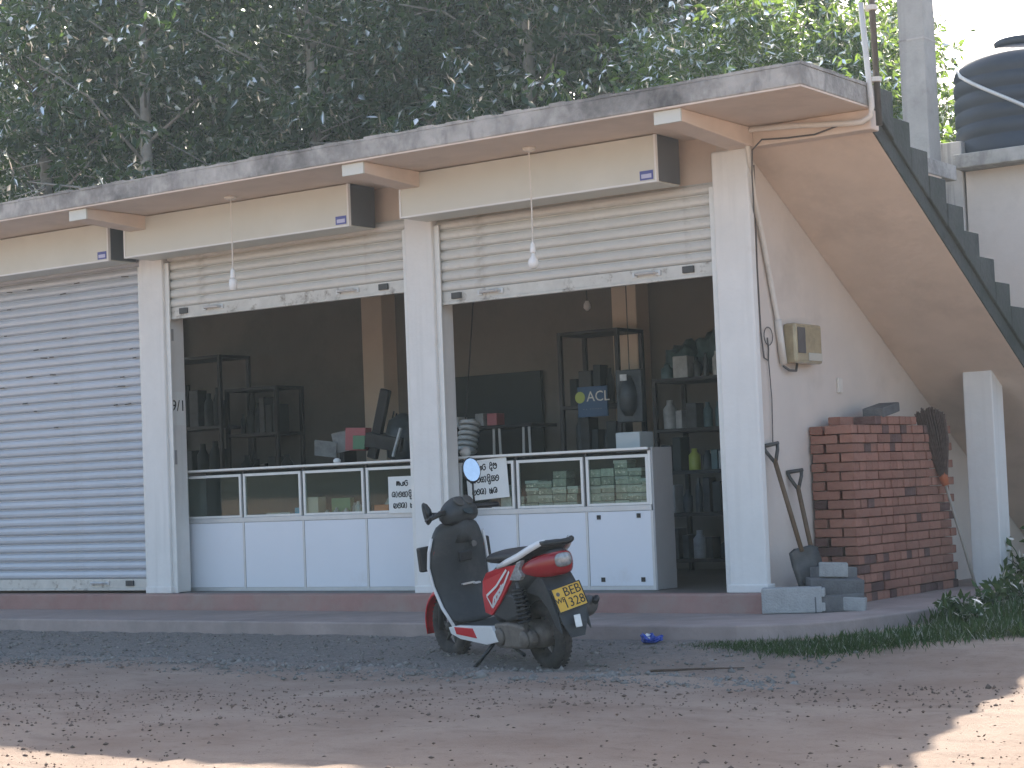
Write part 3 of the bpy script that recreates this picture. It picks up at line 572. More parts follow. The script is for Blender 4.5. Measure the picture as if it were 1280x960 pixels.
# handwritten notices
G = {'nna':[[(0,.35),(.08,.75),(.25,.8),(.32,.5),(.22,.2),(.08,.15),(.0,.35)],[(.32,.5),(.45,.8),(.55,.5),(.55,.15)],[(.55,.6),(.7,.8),(.85,.55),(.85,.1)]],
 'ya':[[(0,.55),(.05,.25),(.3,.12),(.6,.12),(.9,.2),(.95,.5),(.8,.7),(.6,.55),(.62,.3)]],
 'tta':[[(.85,.85),(.5,.95),(.15,.75),(.08,.4),(.3,.1),(.65,.1),(.88,.35),(.78,.6),(.55,.55)]],
 'di':[[(.75,.6),(.45,.7),(.2,.5),(.2,.2),(.5,.05),(.8,.15),(.6,.3)],[(.3,.75),(.35,1.05),(.65,1.1),(.8,.8),(.62,.72)],[(.5,.05),(.6,-.2),(.85,-.15)]],
 'ma':[[(.1,.9),(0,.6),(.15,.2),(.5,.08),(.88,.25),(.95,.65),(.75,.9),(.6,.75),(.7,.5)],[(.1,.9),(.3,.95),(.35,.7),(.2,.6)]],
 'ta':[[(.35,.15),(.1,.15),(0,.45),(.15,.8),(.5,.9),(.85,.7),(.85,.25),(.6,.1),(.5,.35),(.62,.55),(.85,.5)]],
 'aa':[[(.1,.95),(.5,.8),(.55,.4),(.35,.1),(.05,.02)]],
 'va':[[(.2,.75),(.05,.4),(.25,.1),(.6,.08),(.9,.3),(.9,.7),(.6,.92),(.35,.75),(.42,.5),(.65,.5)]],
 'ka':[[(.0,.3),(.15,.75),(.4,.85),(.7,.8),(1,.85)],[(.0,.3),(.2,.1),(.45,.15),(.5,.45),(.3,.55)],[(.5,.45),(.7,.6),(.95,.4),(.8,.1),(.55,.12)]],
 'li':[[(.8,.65),(.4,.75),(.1,.5),(.2,.15),(.55,.1),(.7,.35),(.5,.5)],[(.1,.8),(.3,1.15),(.75,1.1),(.85,.8)],[(.55,.1),(.4,-.25),(.7,-.35),(.9,-.1),(.8,.2)]],
 'na':[[(0,.25),(.1,.7),(.4,.8),(.55,.5),(.35,.25),(.15,.4)],[(0,.25),(.3,.05),(.8,.1),(.95,.45),(.75,.8)]],
 'ae':[[(.05,.8),(.05,.15),(.35,.1),(.35,.55),(.1,.6)],[(.35,.3),(.6,.15)],[(.6,.85),(.6,.1),(.75,.1),(.8,.5),(.65,.6)]]}
LINES = [(['nna','ya','tta',None,'di','ma'],.09),(['ta','aa','va','ka','aa','li','ka','va'],.0),(['na','va','ta','aa',None,'ae','ta'],.02)]
def notice(x, z, w, h, tilt, label):
    c = Vector((x,YC-.012,z)); t = thing('handwritten_notice', label, 'notice', tuple(c), 'notices on the counters'); E_ = Euler((0,tilt,0)).to_matrix()
    p = MB().obox((0,0,0),(w,.0012,h)); p.v = [tuple(c+E_@Vector(v)) for v in p.v]; p.build('sheet','paper',t)
    ink = MB(); g = w*.082; gh = h*.16
    for li, (ln, off) in enumerate(LINES):
        px = -w/2+w*.09+off*w*1.3; pz = h*.5-h*(.27+.30*li)
        for ch in ln:
            if ch is None: px += g*.8; continue
            ww = g*(.62 if ch == 'aa' else 1.12)
            for s in G[ch]:
                pts = [Vector((px+a*ww,-.0018,pz+b*gh)) for a, b in s]
                if len(pts) > 2:      # smooth the stroke
                    q = []
                    for i in range(len(pts)-1):
                        p0, p1, p2, p3 = pts[max(i-1,0)], pts[i], pts[i+1], pts[min(i+2,len(pts)-1)]
                        for k in range(3):
                            u = k/3; q.append(.5*((2*p1)+(p2-p0)*u+(2*p0-5*p1+4*p2-p3)*u*u+(3*p1-p0-3*p2+p3)*u**3))
                    pts = q+[pts[-1]]
                for a, b in zip(pts[:-1], pts[1:]):
                    d = b-a
                    if d.length < 1e-5: continue
                    n_ = Vector((-d.z,0,d.x)).normalized()*.0042; e = d.normalized()*.002; ink.add([tuple(c+E_@v) for v in (a-n_-e,b-n_+e,b+n_+e,a+n_-e)], [(0,1,2,3)])
            px += ww*1.08
    ink.build('writing','ink',t)
n1 = atY(485,596,YC-.012); notice(n1.x+.20, n1.z-.143, .40, .285, 0, 'white handwritten notice on the long counter, half hidden by the pillar')
n2 = atY(609,599,YC-.012); notice(n2.x, n2.z, .385, .30, R(-3.5), 'white handwritten notice on the shorter counter behind the scooter mirror')
# ------------------------------------------------------------------ inside the shop
def rack(x0, x1, y0, y1, h, shelves, label, mt='rack'):
    t = thing('shelf_rack', label, 'rack', ((x0+x1)/2,(y0+y1)/2,0))
    for x in (x0, x1-.035):
        for y in (y0, y1-.035): MB().box(x,x+.035,y,y+.035,0,h).build('upright', mt, t)
    for z in shelves: MB().box(x0+.002,x1-.002,y0+.002,y1-.002,z-.03,z).build('shelf', mt, t)
    return t
def goods(x0, x1, y, z, n, hmin, hmax, label, group, mts, cat='goods'):
    x = x0
    while x < x1:
        w = random.uniform(.06,.15); h = random.uniform(hmin,hmax)
        mt = random.choice(mts); bx_ = random.random() < .5; cn = {'goodsd':'dark','board':'dark green','pale':'pale grey','teal':'teal','lime':'yellow-green','pinkp':'pink'}[mt]
        if bx_: o = MB().obox((x+w/2,y,z+h/2),(w*.92,.14,h),(0,0,random.uniform(-.1,.1))).build('boxed_goods', mt, bev=.006, org=(x+w/2,y,z))
        else: o = MB().lathe([(w*.4,0),(w*.42,.01),(w*.42,h*.7),(w*.2,h*.85),(w*.2,h)],(x+w/2,y,z),n=10).build('bottle', mt, smooth=True, org=(x+w/2,y,z))
        tag(o, cn+(' box ' if bx_ else ' bottle ')+label, 'box' if bx_ else 'bottle', group); x += w+random.uniform(.0,.03)
# racks deep in the dark end behind the closed shutter
rack(-2.5,-1.45,2.45,2.9,2.2,(.4,.95,1.5,2.2),'tall black rack in the dark end behind the closed shutter')
rack(-1.44,-.75,2.5,2.9,1.85,(.4,.9,1.4,1.85),'lower black rack in the dark end behind the closed shutter')
for k, z in enumerate((.4,.95,1.5)): goods(-2.45,-1.55,2.65,z,0,.25,.45,'on the '+('bottom','middle','upper')[k]+' shelf of the tall dark rack behind the closed shutter','goods on the tall dark rack',('goodsd','board'))
for k, z in enumerate((.4,.9,1.4)): goods(-1.4,-.82,2.68,z,0,.2,.4,'on the '+('bottom','middle','upper')[k]+' shelf of the lower dark rack behind the closed shutter','goods on the lower dark rack',('goodsd','board'))
# bench with clutter behind the long counter
tb = thing('work_table','dark table covered with clutter behind the long counter','table',(1.5,1.6,0)); MB().box(.75,2.75,1.25,1.95,.86,.90).build('table_top','rack',tb,bev=.005)
for x in (.8,2.65):
    for y in (1.3,1.86): MB().box(x,x+.05,y,y+.05,0,.86).build('leg','rack',tb)
def clut(px, py, y, w, d, h, mt, rot, name, label, cat):
    p = atY(px,py,y); z0 = .901
    o = MB().obox((p.x,y,max(p.z,z0+.02)),(w,d,h),rot).build(name,mt,bev=.004,org=(p.x,y,p.z)); tag(o,label,cat)
clut(407,561,1.5,.20,.02,.15,'pale',(.5,.15,.5),'paper_sheet','grey paper sheet tilted on the clutter behind the long counter','paper')
clut(428,552,1.6,.16,.05,.18,'pale',(.2,-.15,.2),'magazine','upright grey magazine on the clutter behind the long counter','magazine')
clut(448,549,1.6,.20,.12,.20,'pinkp',(0,.05,.2),'pink_carton','pink carton on the clutter behind the long counter','box')
clut(449,553,1.52,.12,.02,.12,'greenp',(0,.05,.2),'green_packet','green packet in front of the pink carton','packet')
clut(435,560,1.7,.05,.2,.28,'rack',(0,0,.1),'binder','black binder standing between magazine and pink carton','binder')
clut(484,552,1.62,.34,.2,.12,'goodsd',(.1,.2,.3),'dark_bundle','dark bundle at the foot of the slanted plank','bundle')
p = atY(474,530,1.6); o = MB().obox((p.x,1.6,p.z),(.10,.05,.62),(0,R(17),0)).build('dark_plank','rack',bev=.01,org=(p.x,1.6,.9)); tag(o,'dark slanted plank leaning against the interior column behind the long counter','plank')
sp = MB(); p = atY(487,520,1.7)
for k in range(5): sp.tube([(p.x+.03*k,1.7,p.z-.12-.02*k),(p.x+.05+.03*k,1.7,p.z+.04-.02*k)],.008,5)
tag(sp.build('wire_rack','rack',org=(p.x,1.7,.9)),'small wire rack beside the slanted plank','rack')
p = atY(496,553,1.55); tag(MB().obox((p.x,1.55,p.z),(.02,.02,.26),(0,R(22),0)).build('metal_rod','pale',org=(p.x,1.55,.9)),'pale metal rod leaning among the clutter by the pillar','rod')
p = atY(505,545,1.75); bb = MB().lathe([(.05,-.25),(.15,-.18),(.17,0),(.13,.14),(.03,.2)],(p.x,1.75,p.z),n=16).build('bundled_sack','goodsd',smooth=True,org=(p.x,1.75,.9)); tag(bb,'dark rounded sack on the table beside the pillar','sack')
p = atY(421,572,YC+.1); tag(MB().lathe([(.02,0),(.03,.015),(.03,.03),(.015,.045)],(p.x,YC+.1,HC),n=12).build('tape_roll','paper',smooth=True,org=(p.x,YC+.1,HC)),'small pale knob on top of the long counter','knob')
p = atY(582,566,YC+.12); tag(MB().lathe([(.02,0),(.042,.02),(.045,.045),(.03,.07),(.01,.08)],(p.x,YC+.12,HC),n=14).build('ball','pvc',smooth=True,org=(p.x,YC+.12,HC)),'pale ball on the jamb end of the shorter counter','ball')
# board, table and rack seen through the bay beside the stairs
bd = thing('dark_board','large dark green board standing against the back wall','board',(1.3,3.05,0)); q0 = atY(566,470,3.1); q1 = atY(677,463,3.1)
MB().box(q0.x,q1.x,3.08,3.12,.7,q1.z).build('panel','board',bd,bev=.004); 
for x in (q0.x+.08,q1.x-.12): MB().box(x,x+.05,3.085,3.115,0,.7).build('leg','rack',bd)
ta = thing('folding_table','dark table with thin legs before the dark green board','table',(1.6,2.5,0)); q0 = atY(570,530,2.5).x; q1 = atY(680,520,2.5).x
MB().box(q0,q1,2.3,2.7,1.29,1.32).build('table_top','rack',ta,bev=.004)
for x in (q0+.05,q0+.55,q1-.1):
    for s in (0,.06): MB().tube([(x+s,2.32,1.29),(x+s*2-.03,2.32,0)],.012,6).build('leg','alu',ta)
goods(q0+.02,q0+.55,2.45,1.32,0,.04,.12,'on the table before the dark green board','goods on the folding table',('pale','goodsd','goodsd','pinkp'))
p = atY(588,545,1.9); o = MB(); 
for k in range(6): o.ring((p.x-.05+.01*k,1.9,p.z-.12+.045*k),(0,.3,1),.075,.02,16,6)
tag(o.build('hose_coil','pale',smooth=True,org=(p.x,1.9,p.z-.14)),'coil of grey hose hanging behind the shorter counter','hose'); MB().tube([(p.x-.05,1.9,p.z+.13),(p.x-.05,2.0,1.9),(p.x-.05,2.2,ZS-.014)],.006,5).build('hook_cord','rack',o and bpy.data.objects['hose_coil'])
q0 = atY(702,415,2.5).x; zt2 = atY(702,417,2.5).z
rack(q0,q0+.62,2.42,2.85,zt2,(.5,1.0,1.45,zt2),'open black rack carrying boxes and the blue board')
goods(q0+.04,q0+.56,2.6,1.45,0,.2,.42,'on the upper shelf of the open black rack','goods on the open rack',('goodsd','goodsd','board','pale'))
goods(q0+.04,q0+.56,2.6,1.0,0,.2,.40,'on the middle shelf of the open black rack','goods on the open rack middle shelf',('goodsd','goodsd','board'))
p = atY(741,499,2.36); ac = thing('display_board','blue board lettered ACL hanging on the open black rack','sign',(p.x,2.36,p.z)); wA = atY(767,499,2.36).x-atY(730,499,2.36).x
MB().box(p.x-wA/2,p.x+wA/2,2.35,2.37,p.z-.15,p.z+.11).build('board','acl',ac,bev=.004)
text('lettering','ACL',.125,'paper',ac,Matrix.Translation((.062,-.0125,.02))@Matrix.Rotation(R(90),4,'X')); text('small_lettering','· ·  · · · · ·',.05,'pale',ac,Matrix.Translation((.0,-.0125,-.085))@Matrix.Rotation(R(90),4,'X'))
MB().lathe([(.05,0),(.05,.003)],(p.x-.122,2.3495,p.z+.02),(0,-1,0),18).build('logo_disc','green',ac)
q = atY(788,495,1.6); po_ = thing('hanging_pack','dark hanging pack with a pale figure of straps in front of the column','pack',(q.x,1.6,q.z)); MB().obox((q.x,1.6,q.z),(.24,.05,.42)).build('backing','goodsd',po_,bev=.01)
bp_ = MB(); bp_.lathe([(.03,-.16),(.075,-.1),(.085,0),(.06,.1),(.03,.16)],(q.x,1.57,q.z),n=12); bp_.build('body','goodsd',po_,smooth=True); MB().box(q.x-.03,q.x+.03,1.50,1.51,q.z+.12,q.z+.17).build('tag','pale',po_)
MB().tube([(q.x,1.6,q.z+.21),(q.x,1.6,ZS-.014)],.004,4).build('hanging_cord','rack',po_)
q = atY(793,543,.75); bx = MB().obox((q.x,.75,.93),(.21,.2,.42)).build('storage_box','pbox',bev=.008,org=(q.x,.75,.72)); tag(bx,'pale blue-grey box behind the end pane of the shorter counter','box')
tag(MB().box(q.x-.25,q.x+.12,.62,.92,0,.719).build('crate','goodsd',bev=.01,org=(q.x,.75,0)),'dark crate under the pale blue-grey box','crate')
q0 = atY(818,440,2.45).x; q1 = 5.45
rk = rack(q0,q1,2.38,2.9,1.62,(.12,.5,.85,1.2,1.62),'long goods rack facing the doorway beside the shorter counter')
for k, z in enumerate((.12,.5,.85,1.2)): goods(q0+.04,q1-.1,2.48,z,0,.14,.29,'on the '+('bottom','second','third','fourth')[k]+' shelf of the long rack facing the doorway','goods on the long rack',('goodsd','goodsd','board','pale','goodsd','teal','lime' if z == .85 else 'goodsd'))
goods(q0+.04,q1-.1,2.47,1.62,0,.12,.22,'along the top of the long rack facing the doorway','goods on top of the long rack',('goodsd','goodsd','pale','teal'))
for i, (dx, w, h) in enumerate(((.16,.36,.30),(.5,.42,.42),(.95,.5,.46),(1.4,.45,.4))):
    c = (q0+dx,2.72,1.62); bmx = bmesh.new(); bmesh.ops.create_icosphere(bmx, subdivisions=3, radius=1)
    for v in bmx.verts: k = 1+.12*math.sin(v.co.x*6+i)+.1*math.sin(v.co.z*9+v.co.y*5); v.co = Vector((v.co.x*w/2*k,v.co.y*.14*k,(v.co.z+1)*h/2*k))
    me = bpy.data.meshes.new('plastic_bundle'); bmx.to_mesh(me); bmx.free(); me.materials.append(M['teal'])
    for pp_ in me.polygons: pp_.use_smooth = True
    o = bpy.data.objects.new('plastic_bundle', me); COL.objects.link(o); o.location = c; tag(o,'teal plastic-wrapped bundle piled on top of the long rack','bundle','bundles on the long rack')
il = thing('indoor_lamp','bare bulb hanging inside near the back wall','lamp',tuple(atY(734,385,2.2))); q = atY(734,385,2.2)
MB().tube([(q.x,2.2,ZS-.014),(q.x,2.2,q.z+.05)],.005,5).build('cord','rack',il); MB().lathe([(.015,.06),(.03,.03),(.032,.0),(.01,-.025)],tuple(q),n=12).build('bulb','bulb',il,smooth=True)

# ------------------------------------------------------------------ scooter: x forward, y left, z up, rear axle above the origin
sc = thing('scooter','red, white and black scooter with yellow number plate parked before the shop','scooter')
def sect(x, w, zb, zt, n=16, e=2.6):
    zc, h = (zb+zt)/2, (zt-zb)/2; o = []
    for j in range(n):
        a = 2*math.pi*j/n; c, s = math.cos(a), math.sin(a); o.append((x, w*math.copysign(abs(c)**(2/e),c), zc+h*math.copysign(abs(s)**(2/e),s)))
    return o
TAILK = .62
def body(name, secs, mt, par=None, e=2.6, sub=1): return MB().loft([sect(*s, e=e) for s in secs]).build(name, mt, par or sc, smooth=True, sub=sub)
def hsect(z, xf, w, dp, n=9, cv=1.0):             # horizontal slice of a curved shield: front bow, then back
    f = [(xf-dp*cv*(abs(t)**2.2), w*t, z) for t in np.linspace(-1,1,n)]; b = [(xf-.035-dp*cv*(abs(t)**2.2)*.85, w*t*.97, z) for t in np.linspace(1,-1,n)]; return f+b
def plate(name, xz, yf, th, mt, par=None, side=1):
    o = MB(); n = len(xz); o.add([(x,side*yf(x,z),z) for x,z in xz]+[(x,side*(yf(x,z)-th),z) for x,z in xz],[tuple(range(n)),tuple(range(n,2*n))[::-1]]+[(i,(i+1)%n,n+(i+1)%n,n+i) for i in range(n)])
    return o.build(name, mt, par or sc, bev=.004)
def wheel(name, x, r, w):
    o = MB().lathe([(.03,-w*.75),(.035,-w*.3),(.035,w*.3),(.03,w*.75)],(x,0,r),(0,1,0),14)
    o.ring((x,0,r),(0,1,0),r-.075,.014,28,8,2.2)
    for k in range(6):
        a = k*math.pi/3; o.tube([(x+.03*math.cos(a),0,r+.03*math.sin(a)),(x+(r-.08)*math.cos(a+.2),0,r+(r-.08)*math.sin(a+.2))],.013,5)
    wh = o.build(name,'rim',sc,smooth=True); MB().ring((x,0,r),(0,1,0),r-.05,.05,36,12,w/.05).build('tyre','tyre',wh,smooth=True)
    tr = MB()
    for k in range(40):
        a = k*math.pi/20
        for s in (-1,1): tr.obox((x+(r-.003)*math.cos(a),s*.02,r+(r-.003)*math.sin(a)),(.006,.022,.012),(0,-a,s*.4))
    tr.build('tread','tyre',wh); return wh
wheel('rear_wheel',0,.215,.052); wheel('front_wheel',1.22,.215,.046)
fs = []
for t in np.linspace(R(-12),R(128),12):
    q = []; 
    for k in range(9):
        b = math.pi*(k/8)-math.pi/2; rr = .225+.045*math.cos(b); q.append((1.22+rr*math.cos(t), .075*math.sin(b), .215+rr*math.sin(t)))
    for k in range(8,-1,-1):
        b = math.pi*(k/8)-math.pi/2; rr = .220+.040*math.cos(b); q.append((1.22+rr*math.cos(t), .069*math.sin(b), .215+rr*math.sin(t)))
    fs.append(q)
MB().loft(fs).build('front_fender','paint_red',sc,smooth=True)
fk = MB(); [fk.tube([(1.22,s*.085,.215),(1.16,s*.085,.38),(1.08,s*.06,.58)],.020,8) for s in (-1,1)]; fk.build('front_fork','grey',sc,smooth=True)
MB().loft([hsect(*s) for s in ((.40,1.13,.10,.06),(.50,1.16,.17,.10),(.62,1.15,.205,.13),(.74,1.11,.20,.13),(.83,1.06,.15,.10),(.90,1.01,.10,.06))]).build('front_apron','paint_red',sc,smooth=True,sub=1)
def inner(z, x, w, dp, n=9):                      # rear-facing leg shield, bulging backwards in the middle
    b = [(x-dp*(1-abs(t)**2.0), w*t, z) for t in np.linspace(-1,1,n)]; f = [(x+.05-dp*.2*(1-abs(t)**2), w*t*.97, z) for t in np.linspace(1,-1,n)]; return b+f
ls = MB().loft([inner(*s) for s in ((.255,.86,.165,.02),(.34,.93,.185,.03),(.46,.98,.20,.05),(.58,1.0,.215,.075),(.68,1.0,.215,.09),(.77,.985,.205,.09),(.86,.965,.175,.085),(.93,.945,.13,.07))]).build('leg_shield','grey',sc,smooth=True,sub=1)
for s in (1,-1):
    MB().tube([(.87,s*.172,.26),(.95,s*.195,.38),(1.0,s*.214,.52),(1.015,s*.222,.64),(1.0,s*.212,.74),(.975,s*.192,.83)],.011,7).build('shield_trim','paint_white',sc,smooth=True)
MB().box(.905,.93,-.045,.045,.505,.515).build('bag_hook','silver',sc); MB().obox((.90,-.055,.505),(.03,.045,.012)).build('latch','silver',sc,bev=.003)
MB().obox((.905,0,.69),(.02,.10,.07),(0,-.1,0)).build('glove_lid','black',sc,bev=.01); MB().lathe([(.02,0),(.02,.012)],(.885,-.06,.76),(-1,0,0),12).build('ignition','steelg',sc)
MB().obox((1.05,.0,.70),(.05,.53,.16),(0,0,0)).build('front_bag','black',sc,bev=.012)
MB().box(.40,.92,-.165,.165,.235,.262).build('floorboard','grey',sc,bev=.01)
for s in (1,-1):
    plate('floor_side',[(.30,.19),(.36,.285),(.62,.275),(.80,.27),(.92,.255),(.90,.215),(.78,.185),(.45,.165)],lambda x,z:.186,.03,'paint_white',side=s)
    plate('floor_accent',[(.56,.20),(.60,.262),(.84,.262),(.82,.215)],lambda x,z:.190,.006,'paint_red',side=s)
body('tail_core',((.50,.10,.27,.58),(.44,.135,.25,.66),(.25,.16,.34,.67),(.05,.162,.46,.69),(-.15,.145,.54,.72),(-.32,.11,.585,.745),(-.44,.06,.62,.75)),'grey')
st_ = body('seat',((.53,.06,.655,.685),(.46,.12,.65,.73),(.25,.15,.65,.75),(.05,.155,.67,.755),(-.1,.14,.69,.775),(-.25,.12,.715,.80),(-.36,.08,.74,.80)),'seat',e=2.3)
def yb(x, z=0): return .172-.10*max(0,-x+.0)**1.2*1.2-.25*max(0,x-.36)**1.1
for s in (1,-1):
    plate('side_panel',[(.475,.36),(.49,.47),(.45,.56),(.36,.615),(.22,.645),(.08,.662),(-.04,.672),(.04,.60),(.14,.515),(.24,.43),(.36,.35)],yb,.02,'paint_red',side=s)
    g = MB(); L_ = [[(.40,.47),(.33,.40),(.20,.50),(.07,.63)],[(.40,.47),(.25,.535),(.10,.64)],[(.33,.40),(.30,.46),(.16,.55)],[(.29,.425),(.27,.48)],[(.25,.455),(.23,.51)],[(.21,.49),(.19,.545)]]
    for ln in L_:
        for a, b in zip(ln[:-1],ln[1:]):
            dx, dz = b[0]-a[0], b[1]-a[1]; l = math.hypot(dx,dz); nx, nz2 = -dz/l*.0075, dx/l*.0075
            P4 = [(a[0]-nx,a[1]-nz2),(b[0]-nx,b[1]-nz2),(b[0]+nx,b[1]+nz2),(a[0]+nx,a[1]+nz2)]; g.add([(x,s*(yb(x)+.003),z) for x,z in P4],[(0,1,2,3)])
    g.build('panel_graphic','paint_white',sc)
    plate('indicator',[(.08,.575),(-.05,.685),(-.13,.70),(-.07,.64),(-.10,.60),(-.06,.575)],lambda x,z:yb(x)+.006,.03,'clear',side=s)
    t_ = MB(); pts = [(.20,.168,.655),(.08,.172,.685),(-.08,.163,.72),(-.22,.142,.755),(-.34,.112,.785),(-.42,.085,.80)]
    sec = []
    for i,(x,y,z) in enumerate(pts):
        w = (.012,.020,.022,.022,.02,.014)[i]; sec.append([(x,s*(y+.012),z-w),(x,s*(y+.016),z),(x,s*(y+.008),z+w),(x,s*(y-.016),z+w*.6),(x,s*(y-.016),z-w*.6)])
    t_.loft(sec).build('seat_trim','paint_white',sc,smooth=True)
MB().tube([(-.36,.10,.79),(-.44,.085,.79),(-.485,.04,.785),(-.485,-.04,.785),(-.44,-.085,.79),(-.36,-.10,.79)],.019,8).build('grab_rail','black',sc,smooth=True)
body('tail_lamp',((.0,.150,.605,.665),(-.06,.158,.585,.69),(-.2,.153,.57,.72),(-.32,.125,.57,.735),(-.42,.085,.585,.735),(-.47,.045,.61,.72)),'lens',e=3)
for s in (1,-1): body('rear_indicator',((-.448,.075,.625,.728),(-.475,.052,.64,.72),(-.492,.02,.66,.70)),'clear',e=3) if s > 0 else None
fe = MB().loft([[(x,w,z),(x,-w,z),(x-.03,-w,z-.03),(x-.03,w,z-.03)] for x,w,z in ((-.05,.10,.60),(-.28,.11,.585),(-.37,.105,.52),(-.45,.10,.42),(-.50,.085,.33),(-.515,.05,.25))]).build('rear_fender','grey',sc,smooth=False,bev=.006)
for s in (1,-1): plate('fender_side',[(.02,.56),(-.30,.58),(-.40,.50),(-.49,.37),(-.53,.25),(-.44,.30),(-.34,.40),(-.2,.47),(.0,.49)],lambda x,z:.108,.012,'grey',side=s)
NP = Matrix.Translation((-.462,.0,.455))@Matrix.Rotation(R(-90),4,'Z')@Matrix.Rotation(R(90-16),4,'X')@Matrix.Rotation(R(7),4,'Z')
npm = MB().obox((0,0,0),(.205,.145,.006)); npm.v = [tuple(NP@Vector(v)) for v in npm.v]; npo = npm.build('number_plate','yellow',sc,bev=.003)
fr_ = MB(); [fr_.obox(c_,s_) for c_,s_ in (((0,.073,0),(.211,.006,.011)),((0,-.073,0),(.211,.006,.011)),((.1035,0,0),(.006,.14,.011)),((-.1035,0,0),(.006,.14,.011)))]; fr_.v = [tuple(NP@Vector(v)) for v in fr_.v]; fr_.build('plate_frame','black',npo)
text('plate_lettering','BEB',.078,'ink',npo,NP@Matrix.Translation((.032,.033,.004))); text('plate_lettering','1328',.078,'ink',npo,NP@Matrix.Translation((.020,-.034,.004))); text('plate_lettering','WP',.044,'ink',npo,NP@Matrix.Translation((-.068,-.006,.004)))
em = MB().lathe([(.013,0),(.013,.001)],NP@Vector((-.07,.035,.0035)),NP.to_3x3()@Vector((0,0,1)),10); em.build('plate_emblem','engine',npo)
RF = Matrix.Translation((-.522,.0,.315))@Matrix.Rotation(R(-90),4,'Z')@Matrix.Rotation(R(90-8),4,'X'); rf_ = MB().obox((0,0,0),(.045,.075,.008)); rf_.v = [tuple(RF@Vector(v)) for v in rf_.v]; rf_.build('reflector','silver',sc,bev=.003)
ex = MB().tube([(.35,-.10,.16),(.15,-.13,.2),(.08,-.15,.26)],.018,8); ex.tube([(.10,-.155,.27),(.04,-.16,.285),(-.38,-.165,.375),(-.43,-.165,.385)],[.035,.058,.062,.05],14); ex.build('exhaust','steelg',sc,smooth=True)
MB().tube([(-.10,-.20,.35),(-.33,-.205,.40),(-.45,-.20,.41),(-.49,-.17,.40)],.022,7).build('exhaust_guard','black',sc,smooth=True)
body('engine',((.46,.10,.16,.27),(.38,.125,.13,.31),(.2,.13,.14,.33),(.02,.125,.135,.31),(-.07,.10,.15,.28)),'engine',e=3)
cv = MB().prism([(.42,.22),(.36,.30),(.2,.31),(.02,.295),(-.06,.255),(-.07,.20),(-.02,.155),(.15,.15),(.34,.145),(.41,.17)],.105,.165,'y').build('drive_cover','engine',sc,bev=.018)
for x,z in ((.30,.22),(.01,.215)): MB().lathe([(.058,0),(.05,.012),(.02,.018)],(x,.166,z),(0,1,0),16).build('cover_boss','engine',cv,smooth=True)
af = MB().prism([(.36,.34),(.34,.44),(.24,.50),(.10,.49),(.04,.42),(.07,.34),(.2,.31)],.09,.16,'y').build('air_filter','grey',sc,bev=.02)
MB().lathe([(.014,0),(.014,.006)],(.33,.161,.40),(0,1,0),10).build('filter_cap','silver',sc)
ax0, ax1 = Vector((-.02,.155,.25)), Vector((.03,.150,.56)); sk = MB().tube([ax0,ax1],.014,8).build('shock_absorber','steelg',sc,smooth=True)
hx = MB(); dd = ax1-ax0; hx.tube([ax0+dd*(.22+.7*k/90)+Vector((.038*math.cos(k*.628),.038*math.sin(k*.628),0)) for k in range(91)],.0085,5); hx.build('spring','black',sk,smooth=True)
sa = MB().tube([(.40,.13,.20),(.47,.20,.10),(.50,.265,.035)],.012,7); sa.tube([(.50,.265,.038),(.47,.275,.036)],.016,7); sa.build('side_stand','black',sc,smooth=True)
cs_ = MB(); [cs_.tube([(.36,s*.09,.17),(.14,s*.12,.115),(.10,s*.13,.11)],.012,6) for s in (-1,1)]; cs_.build('centre_stand','black',sc,smooth=True)
# steering head
hb = MB().loft([[(.93+.0*abs(t)+ .085*math.cos(a)*(1-.45*abs(t)**2), .155*t, .985-.03*abs(t)**2+ (.095*(1-.5*abs(t)**2))*math.sin(a)-.35*.085*math.cos(a)*(1-.45*abs(t)**2)*0) for a in np.linspace(0,2*math.pi,13)[:-1]] for t in np.linspace(-1,1,9)]).build('handlebar_cover','grey',sc,smooth=True,sub=1)
MB().tube([(.97,0,.80),(.955,0,.86),(.94,0,.95)],[.095,.075,.07],14).build('steering_neck','grey',sc,smooth=True)
for y, z, w in ((.045,1.045,.04),(-.045,1.045,.04),(0,.985,.045)):
    MB().lathe([(w,0),(w*.95,.006),(w*.8,.007)],(.875 if z > 1 else .852,y,z),(-.75,0,.66),18).build('gauge','rim' if z > 1 else 'board',hb,smooth=True)
MB().loft([hsect(*s) for s in ((.88,1.03,.09,.06),(.95,1.04,.125,.08),(1.02,1.01,.12,.07),(1.06,.97,.08,.04))]).build('headlamp_cowl','paint_red',sc,smooth=True,sub=1)
MB().obox((1.035,0,.96),(.02,.15,.07),(0,.1,0)).build('headlamp','clear',sc,bev=.012)
for s in (1,-1):
    MB().tube([(.925,s*.13,.99),(.90,s*.22,.985),(.87,s*.335,.975)],.017,8).build('grip','black',sc,smooth=True)
    MB().tube([(.945,s*.15,.985),(.955,s*.22,.975),(.925,s*.33,.96)],.007,6).build('brake_lever','steelg',sc,smooth=True)
def mirror(name, stem, c, nrm, mt, w=.062, h=.088):
    mr = MB().tube(stem,.007,6).build(name,'black',sc,smooth=True); n_ = Vector(nrm).normalized(); s_ = Vector((0,0,1)).cross(n_).normalized(); u_ = n_.cross(s_); c = Vector(c)
    sh = [[tuple(c+n_*d+s_*(w*k*math.cos(a))+u_*(h*k*math.sin(a))) for a in np.linspace(0,2*math.pi,17)[:-1]] for d,k in ((.010,.95),(.0,1),(-.02,.8),(-.035,.35))]
    MB().loft(sh).build('shell','black',mr,smooth=True); MB().loft([[tuple(c+n_*d+s_*(w*.88*math.cos(a))+u_*(h*.88*math.sin(a))) for a in np.linspace(0,2*math.pi,17)[:-1]] for d in (.0105,.013)]).build('mirror_glass',mt,mr)
